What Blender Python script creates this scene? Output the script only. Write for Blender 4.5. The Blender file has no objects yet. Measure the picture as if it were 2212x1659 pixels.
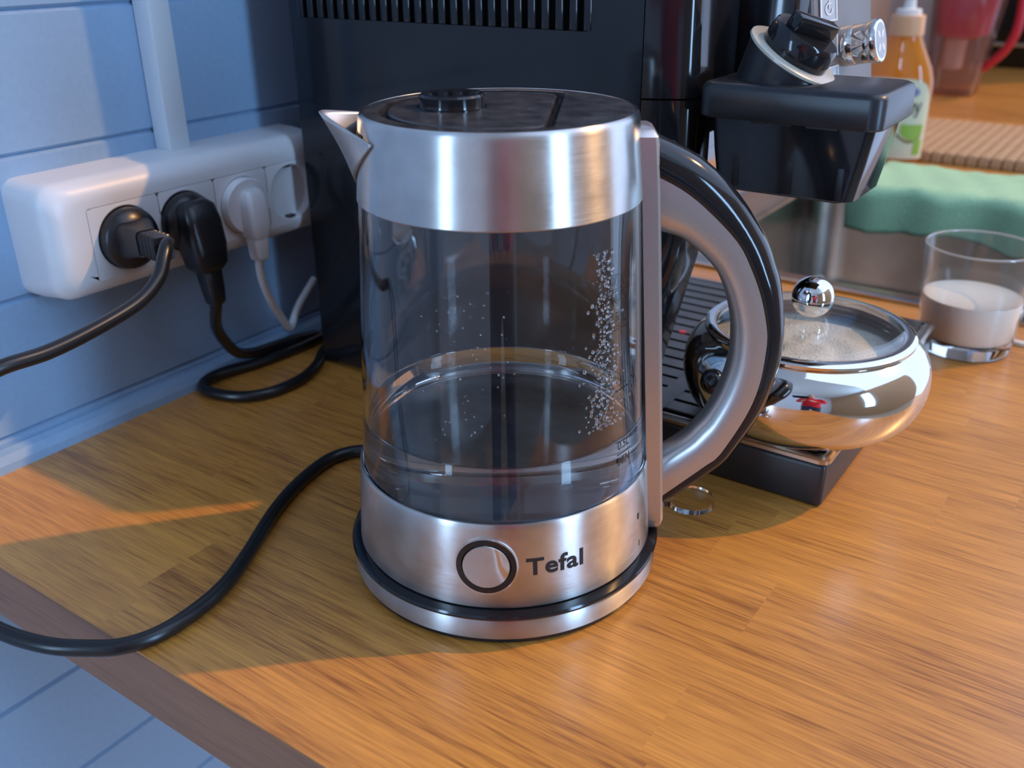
import bpy, bmesh, math, random
from mathutils import Vector, Matrix
random.seed(7)
PI = math.pi
def R_(d): return math.radians(d)
scene = bpy.context.scene
COL = scene.collection

# ------------------------------------------------------------------ camera
cam_d = bpy.data.cameras.new('camera'); cam = bpy.data.objects.new('camera', cam_d); COL.objects.link(cam)
CO = Vector((0.2517, -0.3514, 0.3019))
FW = Vector((-0.5191, 0.7410, -0.4259)).normalized()
RT = Vector((0.8214, 0.5703, -0.0090)).normalized()
UP = RT.cross(FW).normalized(); RT = FW.cross(UP).normalized()
cam.matrix_world = Matrix(((RT.x, UP.x, -FW.x, CO.x), (RT.y, UP.y, -FW.y, CO.y), (RT.z, UP.z, -FW.z, CO.z), (0, 0, 0, 1)))
cam_d.sensor_width = 36.0; cam_d.sensor_fit = 'HORIZONTAL'
cam_d.lens = 2057.07 / 2212 * 36.0
cam_d.clip_start = 0.01; cam_d.clip_end = 60
cam_d.dof.use_dof = True; cam_d.dof.focus_distance = 0.47; cam_d.dof.aperture_fstop = 9.5
scene.camera = cam

# ------------------------------------------------------------------ world, sun, window light, exposure
w = bpy.data.worlds.new('world'); scene.world = w; w.use_nodes = True
bg = w.node_tree.nodes['Background']; bg.inputs[0].default_value = (0.44, 0.58, 0.87, 1); bg.inputs[1].default_value = 2.55

SUN_AZ, SUN_EL = R_(46), R_(42)
sd = bpy.data.lights.new('sun', 'SUN'); sd.energy = 1.9; sd.color = (1.0, 0.54, 0.18); sd.angle = R_(0.9)
sun = bpy.data.objects.new('sun', sd); COL.objects.link(sun)
sv = Vector((math.cos(SUN_AZ) * math.cos(SUN_EL), math.sin(SUN_AZ) * math.cos(SUN_EL), math.sin(SUN_EL)))
sun.rotation_euler = sv.to_track_quat('Z', 'Y').to_euler(); sun.location = sv * 5

def area(name, loc, target, sx, sy, energy, color):
    d = bpy.data.lights.new(name, 'AREA'); d.shape = 'RECTANGLE'; d.size = sx; d.size_y = sy; d.energy = energy; d.color = color
    o = bpy.data.objects.new(name, d); COL.objects.link(o); o.location = loc
    o.rotation_euler = (Vector(loc) - Vector(target)).to_track_quat('Z', 'Y').to_euler()
    return o
# daylight in the window openings of the right hand wall and of the wall behind the photographer
area('window_daylight', (2.58, -0.34, 0.62), (0, -0.34, 0.62), 0.34, 1.60, 38, (0.34, 0.62, 1.0))
area('rear_window_daylight', (-0.26, -2.38, 0.62), (-0.26, 0, 0.62), 0.22, 1.36, 17, (0.40, 0.66, 1.0))

vs = scene.view_settings
vs.view_transform = 'Standard'; vs.look = 'None'; vs.exposure = 0.0; vs.gamma = 1.0; vs.use_curve_mapping = False
cy = scene.cycles
cy.use_denoising = True
try: cy.denoiser = 'OPENIMAGEDENOISE'
except Exception: pass
cy.max_bounces = 14; cy.transmission_bounces = 14; cy.glossy_bounces = 6; cy.diffuse_bounces = 4; cy.transparent_max_bounces = 12
cy.caustics_reflective = False; cy.caustics_refractive = False
cy.sample_clamp_indirect = 6.0

# ------------------------------------------------------------------ materials
def nmat(name):
    m = bpy.data.materials.new(name); m.use_nodes = True
    return m, m.node_tree, m.node_tree.nodes['Principled BSDF']
def setp(b, **k):
    for n, v in k.items():
        n = n.replace('_', ' ')
        if n in b.inputs:
            b.inputs[n].default_value = v
def mat(name, col, rough=0.5, metal=0.0, **k):
    m, t, b = nmat(name)
    setp(b, Base_Color=(*col, 1), Roughness=rough, Metallic=metal, **k)
    return m
def bumped(name, col, col2, rough, scale, strength, dist=0.001, metal=0.0, stretch=(1, 1, 1), lo=0.35, hi=0.65, rvar=0.0):
    """two-tone noise with fine relief, in object space"""
    m, t, b = nmat(name); n, l = t.nodes, t.links
    tc = n.new('ShaderNodeTexCoord'); mp = n.new('ShaderNodeMapping'); mp.inputs['Scale'].default_value = stretch
    nz = n.new('ShaderNodeTexNoise'); nz.inputs['Scale'].default_value = scale; nz.inputs['Detail'].default_value = 5
    l.new(tc.outputs['Object'], mp.inputs['Vector']); l.new(mp.outputs[0], nz.inputs['Vector'])
    cr = n.new('ShaderNodeValToRGB'); cr.color_ramp.elements[0].position = lo; cr.color_ramp.elements[1].position = hi
    cr.color_ramp.elements[0].color = (*col, 1); cr.color_ramp.elements[1].color = (*col2, 1)
    l.new(nz.outputs['Fac'], cr.inputs[0]); l.new(cr.outputs[0], b.inputs['Base Color'])
    bp = n.new('ShaderNodeBump'); bp.inputs['Strength'].default_value = strength; bp.inputs['Distance'].default_value = dist
    l.new(nz.outputs['Fac'], bp.inputs['Height']); l.new(bp.outputs[0], b.inputs['Normal'])
    setp(b, Roughness=rough, Metallic=metal)
    if rvar:
        mr = n.new('ShaderNodeMapRange'); mr.inputs[3].default_value = rough - rvar; mr.inputs[4].default_value = rough + rvar
        l.new(nz.outputs['Fac'], mr.inputs[0]); l.new(mr.outputs[0], b.inputs['Roughness'])
    return m

def wood_mat(name, dark, light, rough=0.42, axis='X', rnd=True):
    m, t, b = nmat(name); n, l = t.nodes, t.links
    ge = n.new('ShaderNodeNewGeometry'); oi = n.new('ShaderNodeObjectInfo')
    off = n.new('ShaderNodeVectorMath'); off.operation = 'SCALE'; off.inputs[0].default_value = (3.1, 7.7, 1.3)
    l.new(oi.outputs['Random'], off.inputs['Scale'])
    ad = n.new('ShaderNodeVectorMath'); ad.operation = 'ADD'
    l.new(ge.outputs['Position'], ad.inputs[0]); l.new(off.outputs[0], ad.inputs[1])
    mp = n.new('ShaderNodeMapping'); mp.inputs['Scale'].default_value = (7, 210, 210) if axis == 'X' else (210, 7, 210)
    l.new(ad.outputs[0], mp.inputs['Vector'])
    # slow warp so the grain wanders
    mpw = n.new('ShaderNodeMapping'); mpw.inputs['Scale'].default_value = (3, 9, 9)
    l.new(ad.outputs[0], mpw.inputs['Vector'])
    nw = n.new('ShaderNodeTexNoise'); nw.inputs['Scale'].default_value = 1.4; nw.inputs['Detail'].default_value = 2
    l.new(mpw.outputs[0], nw.inputs['Vector'])
    wa = n.new('ShaderNodeVectorMath'); wa.operation = 'MULTIPLY_ADD'; wa.inputs[1].default_value = (0, 3.2, 3.2)
    l.new(nw.outputs['Color'], wa.inputs[0]); l.new(mp.outputs[0], wa.inputs[2])
    n1 = n.new('ShaderNodeTexNoise'); n1.inputs['Scale'].default_value = 1.0; n1.inputs['Detail'].default_value = 6; n1.inputs['Roughness'].default_value = 0.62
    l.new(wa.outputs[0], n1.inputs['Vector'])
    mp2 = n.new('ShaderNodeMapping'); mp2.inputs['Scale'].default_value = (40, 900, 900) if axis == 'X' else (900, 40, 900)
    l.new(ad.outputs[0], mp2.inputs['Vector'])
    n2 = n.new('ShaderNodeTexNoise'); n2.inputs['Scale'].default_value = 1.0; n2.inputs['Detail'].default_value = 3
    l.new(mp2.outputs[0], n2.inputs['Vector'])
    mpf = n.new('ShaderNodeMapping'); mpf.inputs['Scale'].default_value = (4, 26, 26)
    l.new(ad.outputs[0], mpf.inputs['Vector'])
    n3 = n.new('ShaderNodeTexNoise'); n3.inputs['Scale'].default_value = 1.0; n3.inputs['Detail'].default_value = 2
    l.new(mpf.outputs[0], n3.inputs['Vector'])
    mx = n.new('ShaderNodeMath'); mx.operation = 'MULTIPLY_ADD'; mx.inputs[1].default_value = 0.50
    l.new(n2.outputs['Fac'], mx.inputs[0])
    m3 = n.new('ShaderNodeMath'); m3.operation = 'MULTIPLY_ADD'; m3.inputs[1].default_value = 0.50
    l.new(n1.outputs['Fac'], m3.inputs[0]); l.new(mx.outputs[0], m3.inputs[2])
    m4 = n.new('ShaderNodeMath'); m4.operation = 'MULTIPLY_ADD'; m4.inputs[1].default_value = 0.22
    l.new(n3.outputs['Fac'], m4.inputs[0]); l.new(m3.outputs[0], m4.inputs[2])
    m5 = n.new('ShaderNodeMath'); m5.operation = 'MULTIPLY_ADD'; m5.inputs[1].default_value = 0.09 if rnd else 0.0; m5.inputs[2].default_value = -0.045 if rnd else 0.0
    l.new(oi.outputs['Random'], m5.inputs[0])
    l.new(m5.outputs[0], mx.inputs[2])
    cr = n.new('ShaderNodeValToRGB'); e = cr.color_ramp.elements
    e[0].position = 0.42; e[0].color = (*dark, 1); e[1].position = 0.76; e[1].color = (*light, 1)
    md = e.new(0.58); md.color = (*[d * 0.4 + q * 0.6 for d, q in zip(dark, light)], 1)
    l.new(m4.outputs[0], cr.inputs[0]); l.new(cr.outputs[0], b.inputs['Base Color'])
    bp = n.new('ShaderNodeBump'); bp.inputs['Strength'].default_value = 0.12; bp.inputs['Distance'].default_value = 0.0004
    l.new(n2.outputs['Fac'], bp.inputs['Height']); l.new(bp.outputs[0], b.inputs['Normal'])
    setp(b, Roughness=rough)
    return m

def brushed(name, col, rough, aniso=0.85, rot=0.25, axis='Z', noise=0.06):
    m, t, b = nmat(name); n, l = t.nodes, t.links
    tg = n.new('ShaderNodeTangent'); tg.direction_type = 'RADIAL'; tg.axis = axis
    l.new(tg.outputs[0], b.inputs['Tangent'])
    tc = n.new('ShaderNodeTexCoord'); mp = n.new('ShaderNodeMapping'); mp.inputs['Scale'].default_value = (60, 60, 2600)
    nz = n.new('ShaderNodeTexNoise'); nz.inputs['Scale'].default_value = 1.0; nz.inputs['Detail'].default_value = 3
    l.new(tc.outputs['Object'], mp.inputs[0]); l.new(mp.outputs[0], nz.inputs['Vector'])
    n2 = n.new('ShaderNodeTexNoise'); n2.inputs['Scale'].default_value = 55; n2.inputs['Detail'].default_value = 6
    l.new(tc.outputs['Object'], n2.inputs['Vector'])
    ad = n.new('ShaderNodeMath'); ad.operation = 'ADD'; l.new(nz.outputs['Fac'], ad.inputs[0]); l.new(n2.outputs['Fac'], ad.inputs[1])
    mr = n.new('ShaderNodeMapRange'); mr.inputs[1].default_value = 0.6; mr.inputs[2].default_value = 1.4
    mr.inputs[3].default_value = rough - noise; mr.inputs[4].default_value = rough + noise
    l.new(ad.outputs[0], mr.inputs[0]); l.new(mr.outputs[0], b.inputs['Roughness'])
    bp = n.new('ShaderNodeBump'); bp.inputs['Strength'].default_value = 0.10; bp.inputs['Distance'].default_value = 0.0003
    l.new(nz.outputs['Fac'], bp.inputs['Height']); l.new(bp.outputs[0], b.inputs['Normal'])
    cr = n.new('ShaderNodeValToRGB'); cr.color_ramp.elements[0].position = 0.35; cr.color_ramp.elements[1].position = 0.7
    cr.color_ramp.elements[0].color = (*[c * 0.86 for c in col], 1); cr.color_ramp.elements[1].color = (*[min(1, c * 1.08) for c in col], 1)
    l.new(n2.outputs['Fac'], cr.inputs[0]); l.new(cr.outputs[0], b.inputs['Base Color'])
    setp(b, Metallic=1.0, Anisotropic=aniso, Anisotropic_Rotation=rot)
    return m

def glass(name, col=(1, 1, 1), ior=1.47, rough=0.0):
    m, t, b = nmat(name)
    setp(b, Base_Color=(*col, 1), Roughness=rough, IOR=ior); b.inputs['Transmission Weight'].default_value = 1.0
    return m

def thin_glass(name, col=(0.96, 0.98, 0.97), base=0.05, edge=0.75, body=None, body_fac=0.0, rough=0.0):
    """thin clear wall: see-through with a Fresnel-like sheen; body adds a translucent tint"""
    m = bpy.data.materials.new(name); m.use_nodes = True; t = m.node_tree; n, l = t.nodes, t.links; n.clear()
    out = n.new('ShaderNodeOutputMaterial'); tr_ = n.new('ShaderNodeBsdfTransparent'); tr_.inputs[0].default_value = (*col, 1)
    gl_ = n.new('ShaderNodeBsdfGlossy'); gl_.inputs['Roughness'].default_value = rough
    lw = n.new('ShaderNodeLayerWeight'); lw.inputs[0].default_value = 0.5
    pw = n.new('ShaderNodeMath'); pw.operation = 'POWER'; pw.inputs[1].default_value = 3.2; l.new(lw.outputs['Facing'], pw.inputs[0])
    ma = n.new('ShaderNodeMath'); ma.operation = 'MULTIPLY_ADD'; ma.inputs[1].default_value = edge; ma.inputs[2].default_value = base; l.new(pw.outputs[0], ma.inputs[0])
    mx = n.new('ShaderNodeMixShader'); l.new(ma.outputs[0], mx.inputs[0]); l.new(gl_.outputs[0], mx.inputs[2])
    if body:
        tl = n.new('ShaderNodeBsdfTranslucent'); tl.inputs[0].default_value = (*body, 1); df = n.new('ShaderNodeBsdfDiffuse'); df.inputs[0].default_value = (*body, 1)
        m1 = n.new('ShaderNodeMixShader'); m1.inputs[0].default_value = 0.5; l.new(tl.outputs[0], m1.inputs[1]); l.new(df.outputs[0], m1.inputs[2])
        m2 = n.new('ShaderNodeMixShader'); m2.inputs[0].default_value = body_fac; l.new(tr_.outputs[0], m2.inputs[1]); l.new(m1.outputs[0], m2.inputs[2]); l.new(m2.outputs[0], mx.inputs[1])
    else: l.new(tr_.outputs[0], mx.inputs[1])
    l.new(mx.outputs[0], out.inputs[0]); return m

M = {}
M['wall'] = bumped('light_blue_paint', (0.265, 0.405, 0.575), (0.285, 0.43, 0.605), 0.42, 260, 0.05, 0.0003)
M['plain_wall'] = mat('pale_wall_paint', (0.72, 0.75, 0.80), 0.8)
M['ceil'] = mat('ceiling_paint', (0.72, 0.70, 0.68), 0.9)
M['floor'] = wood_mat('floor_laminate', (0.34, 0.24, 0.16), (0.55, 0.42, 0.30), 0.5, 'Y', False)
M['wood'] = wood_mat('oak_worktop_laminate', (0.30, 0.100, 0.020), (0.79, 0.340, 0.062), 0.38)
setp(M['wood'].node_tree.nodes['Principled BSDF'], Coat_Weight=0.45, Coat_IOR=1.55, Coat_Roughness=0.25)
M['edge'] = wood_mat('worktop_edge_band', (0.20, 0.085, 0.042), (0.36, 0.17, 0.085), 0.45, 'X', False)
M['core'] = mat('chipboard_core', (0.35, 0.2, 0.1), 0.8)
M['white'] = mat('white_plastic', (0.72, 0.72, 0.73), 0.38)
M['white_s'] = mat('white_socket_insert', (0.71, 0.71, 0.72), 0.3)
M['trunk'] = mat('white_trunking_plastic', (0.62, 0.68, 0.72), 0.35)
M['black'] = mat('black_rubber_cable', (0.012, 0.012, 0.013), 0.28)
M['blackplug'] = bumped('black_plug_plastic', (0.010, 0.010, 0.012), (0.014, 0.014, 0.016), 0.30, 800, 0.03, 0.0002)
M['gloss'] = bumped('black_gloss_plastic', (0.010, 0.010, 0.012), (0.013, 0.013, 0.015), 0.10, 30, 0.012, 0.0004, rvar=0.05)
M['satin'] = bumped('black_satin_plastic', (0.016, 0.017, 0.020), (0.022, 0.023, 0.026), 0.34, 900, 0.05, 0.0002)
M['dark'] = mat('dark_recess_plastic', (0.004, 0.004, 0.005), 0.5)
M['steel'] = brushed('brushed_steel', (0.70, 0.68, 0.655), 0.34, 0.95)
M['steelring'] = brushed('brushed_steel_base', (0.60, 0.58, 0.56), 0.42, 0.95)
M['plate'] = bumped('dark_heater_plate', (0.16, 0.155, 0.15), (0.24, 0.23, 0.22), 0.38, 70, 0.04, 0.0004, metal=1.0)
M['spout'] = bumped('satin_steel_spout', (0.60, 0.58, 0.56), (0.66, 0.64, 0.61), 0.36, 160, 0.05, 0.0003, metal=1.0)
M['lidsteel'] = bumped('dark_lid_top', (0.030, 0.030, 0.034), (0.065, 0.062, 0.062), 0.24, 90, 0.03, 0.0003, rvar=0.10)
M['chrome'] = mat('polished_chrome', (0.80, 0.80, 0.79), 0.045, 1.0)
M['mirror'] = bumped('polished_bowl_steel', (0.74, 0.72, 0.69), (0.77, 0.75, 0.72), 0.06, 14, 0.006, 0.0006, metal=1.0, rvar=0.03)
M['silver'] = bumped('silver_lacquer', (0.56, 0.54, 0.53), (0.60, 0.58, 0.57), 0.33, 1500, 0.02, 0.0001, metal=0.85)
M['glass'] = glass('kettle_glass')
M['tumbler'] = thin_glass('tumbler_glass', (0.97, 0.98, 0.97), 0.04, 0.8, (0.75, 0.74, 0.70), 0.03)  # faint whitish body paints in the haze of reflections
M['tumbler_rim'] = thin_glass('tumbler_rim_glass', (0.90, 0.92, 0.90), 0.10, 0.9, (0.85, 0.82, 0.76), 0.42)  # whitish body paints in the light caught along the rim
M['tumbler_base'] = glass('tumbler_base_glass', (0.93, 0.96, 0.93), 1.5)
M['lidglass'] = thin_glass('bowl_lid_glass', (0.98, 0.99, 0.98), 0.035, 0.6)
M['lever'] = glass('clear_switch_plastic', (0.95, 0.93, 0.92), 1.45, 0.03)
M['water'] = glass('drinking_water', (0.98, 0.99, 1.0), 1.333)
M['print'] = mat('black_print', (0.012, 0.012, 0.014), 0.5)
M['milk'] = mat('milk', (0.92, 0.87, 0.77), 0.25)
M['sugar'] = bumped('white_sugar', (0.84, 0.79, 0.68), (0.97, 0.93, 0.84), 0.5, 900, 0.9, 0.0012)
M['sink'] = bumped('sink_steel', (0.46, 0.40, 0.35), (0.52, 0.46, 0.40), 0.24, 25, 0.02, 0.001, metal=1.0, rvar=0.06)
M['bronze'] = bumped('drip_grille_steel', (0.13, 0.115, 0.10), (0.18, 0.16, 0.14), 0.34, 60, 0.03, 0.0004, metal=1.0)
M['cloth'] = bumped('mint_microfibre', (0.38, 0.64, 0.36), (0.50, 0.74, 0.43), 0.95, 420, 0.9, 0.0015)
M['mat'] = bumped('tan_slat', (0.46, 0.27, 0.13), (0.60, 0.38, 0.20), 0.6, 60, 0.15, 0.0006, stretch=(6, 1, 6))
M['soap'] = thin_glass('amber_soap', (0.95, 0.62, 0.20), 0.05, 0.6, (0.85, 0.42, 0.06), 0.6)
M['cap'] = mat('peach_cap_plastic', (0.80, 0.40, 0.20), 0.4)
M['nozzle'] = mat('cream_nozzle_plastic', (0.82, 0.76, 0.68), 0.4)
M['label'] = mat('cream_paper_label', (0.74, 0.70, 0.48), 0.5)
M['labelgreen'] = mat('green_label_print', (0.32, 0.50, 0.06), 0.5)
M['labelblue'] = mat('blue_label_print', (0.22, 0.24, 0.42), 0.5)
M['labelbrown'] = mat('brown_label_print', (0.28, 0.16, 0.06), 0.5)
M['pitcher'] = thin_glass('clear_pitcher_plastic', (0.90, 0.80, 0.78), 0.05, 0.6, (0.62, 0.42, 0.36), 0.10, 0.1)
M['magenta'] = mat('magenta_plastic', (0.70, 0.01, 0.10), 0.25)
M['redplastic'] = mat('red_handle_plastic', (0.50, 0.015, 0.03), 0.3)
M['filter'] = mat('white_filter_cartridge', (0.80, 0.68, 0.58), 0.5)
M['oven'] = mat('black_glass_appliance', (0.008, 0.006, 0.005), 0.12)
M['led'] = mat('red_indicator', (0.7, 0.02, 0.03), 0.3)
M['cream'] = mat('cream_plastic_ring', (0.52, 0.47, 0.38), 0.25)
M['icon'] = mat('white_icon_print', (0.75, 0.72, 0.68), 0.4)
M['button'] = mat('grey_button', (0.36, 0.34, 0.32), 0.35, 0.6)
M['panel'] = mat('satin_control_panel', (0.15, 0.125, 0.11), 0.42, 0.3)
M['warmwall'] = mat('warm_wall_paint', (0.50, 0.29, 0.15), 0.75)
M['backwall'] = mat('brown_grey_wall', (0.30, 0.23, 0.20), 0.7)
M['brown'] = mat('brown_door', (0.30, 0.13, 0.05), 0.5)
M['frame'] = mat('white_window_frame', (0.8, 0.8, 0.8), 0.4)
M['orange'] = mat('orange_sponge', (0.85, 0.22, 0.03), 0.9)
M['red'] = mat('red_knit', (0.70, 0.015, 0.025), 0.9)
M['jeans'] = mat('dark_denim', (0.03, 0.04, 0.08), 0.9)
M['skin'] = mat('skin', (0.55, 0.32, 0.22), 0.55)
M['hair'] = mat('dark_hair', (0.02, 0.012, 0.008), 0.6)
M['stick'] = mat('white_stick', (0.78, 0.74, 0.66), 0.5)

# ------------------------------------------------------------------ mesh helpers
def link(name, me, material=None, parent=None, smooth=None):
    if material is not None:
        me.materials.append(M[material] if isinstance(material, str) else material)
    o = bpy.data.objects.new(name, me); COL.objects.link(o)
    if parent is not None: o.parent = parent
    if smooth is not None:
        for f in me.polygons: f.use_smooth = True
        if smooth < 179:
            me.set_sharp_from_angle(angle=R_(smooth))
    return o
def from_bm(name, bm, material=None, parent=None, smooth=None):
    me = bpy.data.meshes.new(name); bmesh.ops.recalc_face_normals(bm, faces=bm.faces); bm.to_mesh(me); bm.free()
    return link(name, me, material, parent, smooth)
def empty(name, loc=(0, 0, 0)):
    o = bpy.data.objects.new(name, None); COL.objects.link(o); o.location = loc; o.empty_display_size = 0.02
    return o
def tag(o, label, cat, group=None):
    o['label'] = label; o['category'] = cat
    if group: o['group'] = group
    return o
def struct(o): o['kind'] = 'structure'; return o

def add_box(bm, x0, x1, y0, y1, z0, z1, bev=0.0, seg=2, mtx=None):
    r = bmesh.ops.create_cube(bm, size=1.0); vs_ = r['verts']
    for v in vs_:
        v.co = Vector(((x0 + x1) / 2 + v.co.x * (x1 - x0), (y0 + y1) / 2 + v.co.y * (y1 - y0), (z0 + z1) / 2 + v.co.z * (z1 - z0)))
    if bev > 0:
        es = list({e for v in vs_ for e in v.link_edges})
        g = bmesh.ops.bevel(bm, geom=es, offset=bev, segments=seg, profile=0.5, affect='EDGES')
        vs_ = list({v for f in g['faces'] for v in f.verts} | {v for v in vs_ if v.is_valid})
    if mtx is not None:
        for v in vs_: v.co = mtx @ v.co
    return vs_
def box(name, x0, x1, y0, y1, z0, z1, material, parent=None, bev=0.0, seg=2, smooth=35):
    bm = bmesh.new(); add_box(bm, x0, x1, y0, y1, z0, z1, bev, seg)
    return from_bm(name, bm, material, parent, smooth if bev > 0 else None)
def lathe(name, prof, material, parent=None, seg=96, smooth=40, center=(0, 0, 0), closed=False, mtx=None):
    """prof = [(r,z),...]; r = 0 ends are capped as a point"""
    bm = bmesh.new(); rings = []
    for r, z in prof:
        if r < 1e-6: rings.append([bm.verts.new((0, 0, z))])
        else: rings.append([bm.verts.new((r * math.cos(2 * PI * i / seg), r * math.sin(2 * PI * i / seg), z)) for i in range(seg)])
    pairs = list(zip(rings[:-1], rings[1:]))
    if closed: pairs.append((rings[-1], rings[0]))
    for a, b in pairs:
        for i in range(seg):
            j = (i + 1) % seg
            if len(a) == 1 and len(b) == 1: continue
            if len(a) == 1: bm.faces.new((a[0], b[i], b[j]))
            elif len(b) == 1: bm.faces.new((a[i], a[j], b[0]))
            else: bm.faces.new((a[i], a[j], b[j], b[i]))
    for v in bm.verts:
        if mtx is not None: v.co = mtx @ v.co
        v.co += Vector(center)
    return from_bm(name, bm, material, parent, smooth)
def catmull(pts, n=10):
    P = [Vector(p) for p in pts]; P = [P[0] * 2 - P[1]] + P + [P[-1] * 2 - P[-2]]; out = []
    for i in range(1, len(P) - 2):
        for k in range(n):
            t = k / n; a, b, c, d = P[i - 1:i + 3]
            out.append(0.5 * ((2 * b) + (c - a) * t + (2 * a - 5 * b + 4 * c - d) * t * t + (3 * b - a - 3 * c + d) * t ** 3))
    out.append(P[-2]); return out
def add_tube(bm, pts, rad, seg=14, cap=True):
    n = len(pts); rings = []; prev = None
    for i, p in enumerate(pts):
        t = (pts[min(i + 1, n - 1)] - pts[max(i - 1, 0)]).normalized()
        if prev is None:
            a = Vector((0, 0, 1)) if abs(t.z) < 0.9 else Vector((1, 0, 0)); u = t.cross(a).normalized()
        else:
            u = (prev - t * prev.dot(t)).normalized()
        prev = u; v = t.cross(u); r = rad[i] if isinstance(rad, (list, tuple)) else rad
        rings.append([bm.verts.new(p + (u * math.cos(2 * PI * k / seg) + v * math.sin(2 * PI * k / seg)) * r) for k in range(seg)])
    for a, b in zip(rings[:-1], rings[1:]):
        for k in range(seg): bm.faces.new((a[k], a[(k + 1) % seg], b[(k + 1) % seg], b[k]))
    if cap: bm.faces.new(rings[0][::-1]); bm.faces.new(rings[-1])
def tube(name, pts, rad, material, parent=None, seg=14, n=10, smooth=60):
    bm = bmesh.new(); add_tube(bm, catmull(pts, n), rad, seg)
    return from_bm(name, bm, material, parent, smooth)
def loft(name, rings, material, parent=None, smooth=40, cap=True, closed=True):
    bm = bmesh.new(); V = [[bm.verts.new(p) for p in r] for r in rings]; n = len(V[0])
    for a, b in zip(V[:-1], V[1:]):
        for k in range(n if closed else n - 1): bm.faces.new((a[k], a[(k + 1) % n], b[(k + 1) % n], b[k]))
    if cap and closed: bm.faces.new(V[0][::-1]); bm.faces.new(V[-1])
    return from_bm(name, bm, material, parent, smooth)
def rrect(cx, cy_, hx, hy, r, n=6):
    out = []
    for (sx, sy, a0) in ((1, 1, 0), (-1, 1, 90), (-1, -1, 180), (1, -1, 270)):
        for k in range(n + 1):
            a = R_(a0 + 90 * k / n)
            out.append((cx + sx * (hx - r) + r * math.cos(a), cy_ + sy * (hy - r) + r * math.sin(a)))
    return out
def text_mesh(body, size, sx=1.0, bold=0.0, depth=0.0, spacing=1.0):
    c = bpy.data.curves.new('lettering', 'FONT'); c.body = body; c.size = size; c.offset = bold; c.extrude = depth
    c.space_character = spacing; c.align_x = 'CENTER'; c.resolution_u = 4
    o = bpy.data.objects.new('lettering_tmp', c); COL.objects.link(o)
    dg = bpy.context.evaluated_depsgraph_get(); dg.update()
    me = bpy.data.meshes.new_from_object(o.evaluated_get(dg), depsgraph=dg)
    bpy.data.objects.remove(o, do_unlink=True); bpy.data.curves.remove(c)
    for v in me.vertices: v.co.x *= sx
    return me

# ------------------------------------------------------------------ the room
WX = -0.3155          # face of the boarded wall
EY = -0.1645          # end of the worktop
FZ = -0.90            # floor, the worktop is z = 0
wall = struct(box('wall_left', WX - 0.12, WX - 0.008, -1.35, 2.45, FZ, 1.75, 'wall'))
edges = [FZ, -0.8526, -0.7675, -0.6824, -0.5973, -0.5122, -0.4271, -0.3418, -0.2598, -0.1742, -0.0705, 0.0167, 0.1017, 0.1866, 0.2660,
         0.3510, 0.4360, 0.5210, 0.6060, 0.6910, 0.7760, 0.8610, 0.9460, 1.0310, 1.1160, 1.2010, 1.2860, 1.3710, 1.4560, 1.5410, 1.6260, 1.75]
for z0, z1 in zip(edges[:-1], edges[1:]):     # tongue and groove boards, a V joint between each two
    bm = bmesh.new(); g = 0.0022
    P = [(WX - 0.008, z0), (WX - 0.0028, z0), (WX, z0 + g), (WX, z1 - g), (WX - 0.0028, z1), (WX - 0.008, z1)]
    V = [[bm.verts.new((x, y, z)) for x, z in P] for y in (-1.35, 2.45)]
    for k in range(6): bm.faces.new((V[0][k], V[0][(k + 1) % 6], V[1][(k + 1) % 6], V[1][k]))
    bm.faces.new(V[0][::-1]); bm.faces.new(V[1])
    from_bm('wall_board', bm, 'wall', wall)
bm = bmesh.new()
prof = [(WX, 0.0), (WX, 0.0125), (WX + 0.003, 0.0125), (WX + 0.0075, 0.010), (WX + 0.0105, 0.005), (WX + 0.0115, 0.0)]
V = [[bm.verts.new((x, y, z)) for x, z in prof] for y in (EY, 0.5)]
for k in range(6): bm.faces.new((V[0][k], V[0][(k + 1) % 6], V[1][(k + 1) % 6], V[1][k]))
bm.faces.new(V[0][::-1]); bm.faces.new(V[1])
struct(from_bm('trim_1', bm, 'wall'))
struct(box('floor', -2.3, 2.75, -2.55, 2.57, FZ - 0.05, FZ, 'floor'))
struct(box('wall_back', WX - 0.12, 0.30, 2.45, 2.57, FZ, 1.75, 'backwall'))
bm = bmesh.new(); add_box(bm, -2.3, 0.25, -2.55, 2.57, 1.75, 1.83); add_box(bm, 0.25, 2.75, -2.55, -0.20, 1.75, 1.83)   # unseen ceiling, left open on the sunny side to let the sun in
struct(from_bm('ceiling', bm, 'ceil'))
struct(box('trim_2', WX, WX + 0.006, 1.16, 2.45, 0.0, 0.75, 'backwall', None, 0.001))
def windowed_wall(name, axis, pos, th, a0, a1, w0, w1, z0, z1, n, m_):
    bm = bmesh.new()
    for (u0, u1, v0, v1) in ((a0, w0, FZ, 1.75), (w1, a1, FZ, 1.75), (w0, w1, FZ, z0), (w0, w1, z1, 1.75)):
        if axis == 'x': add_box(bm, pos, pos + th, u0, u1, v0, v1)
        else: add_box(bm, u0, u1, pos - th, pos, v0, v1)
    struct(from_bm(name, bm, m_))
    wn = struct(empty('window_%d' % n, (0, 0, 0)))
    t = 0.05
    for (u0, u1, v0, v1) in ((w0, w0 + t, z0, z1), (w1 - t, w1, z0, z1), (w0 + t, w1 - t, z0, z0 + t), (w0 + t, w1 - t, z1 - t, z1)):
        if axis == 'x': box('window_frame', pos + 0.02, pos + 0.07, u0, u1, v0, v1, 'frame', wn, 0.004)
        else: box('window_frame', u0, u1, pos - 0.07, pos - 0.02, v0, v1, 'frame', wn, 0.004)
windowed_wall('wall_right', 'x', 2.63, 0.12, -2.55, 2.45, -0.57, -0.11, -0.24, 1.48, 1, 'warmwall')
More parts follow.
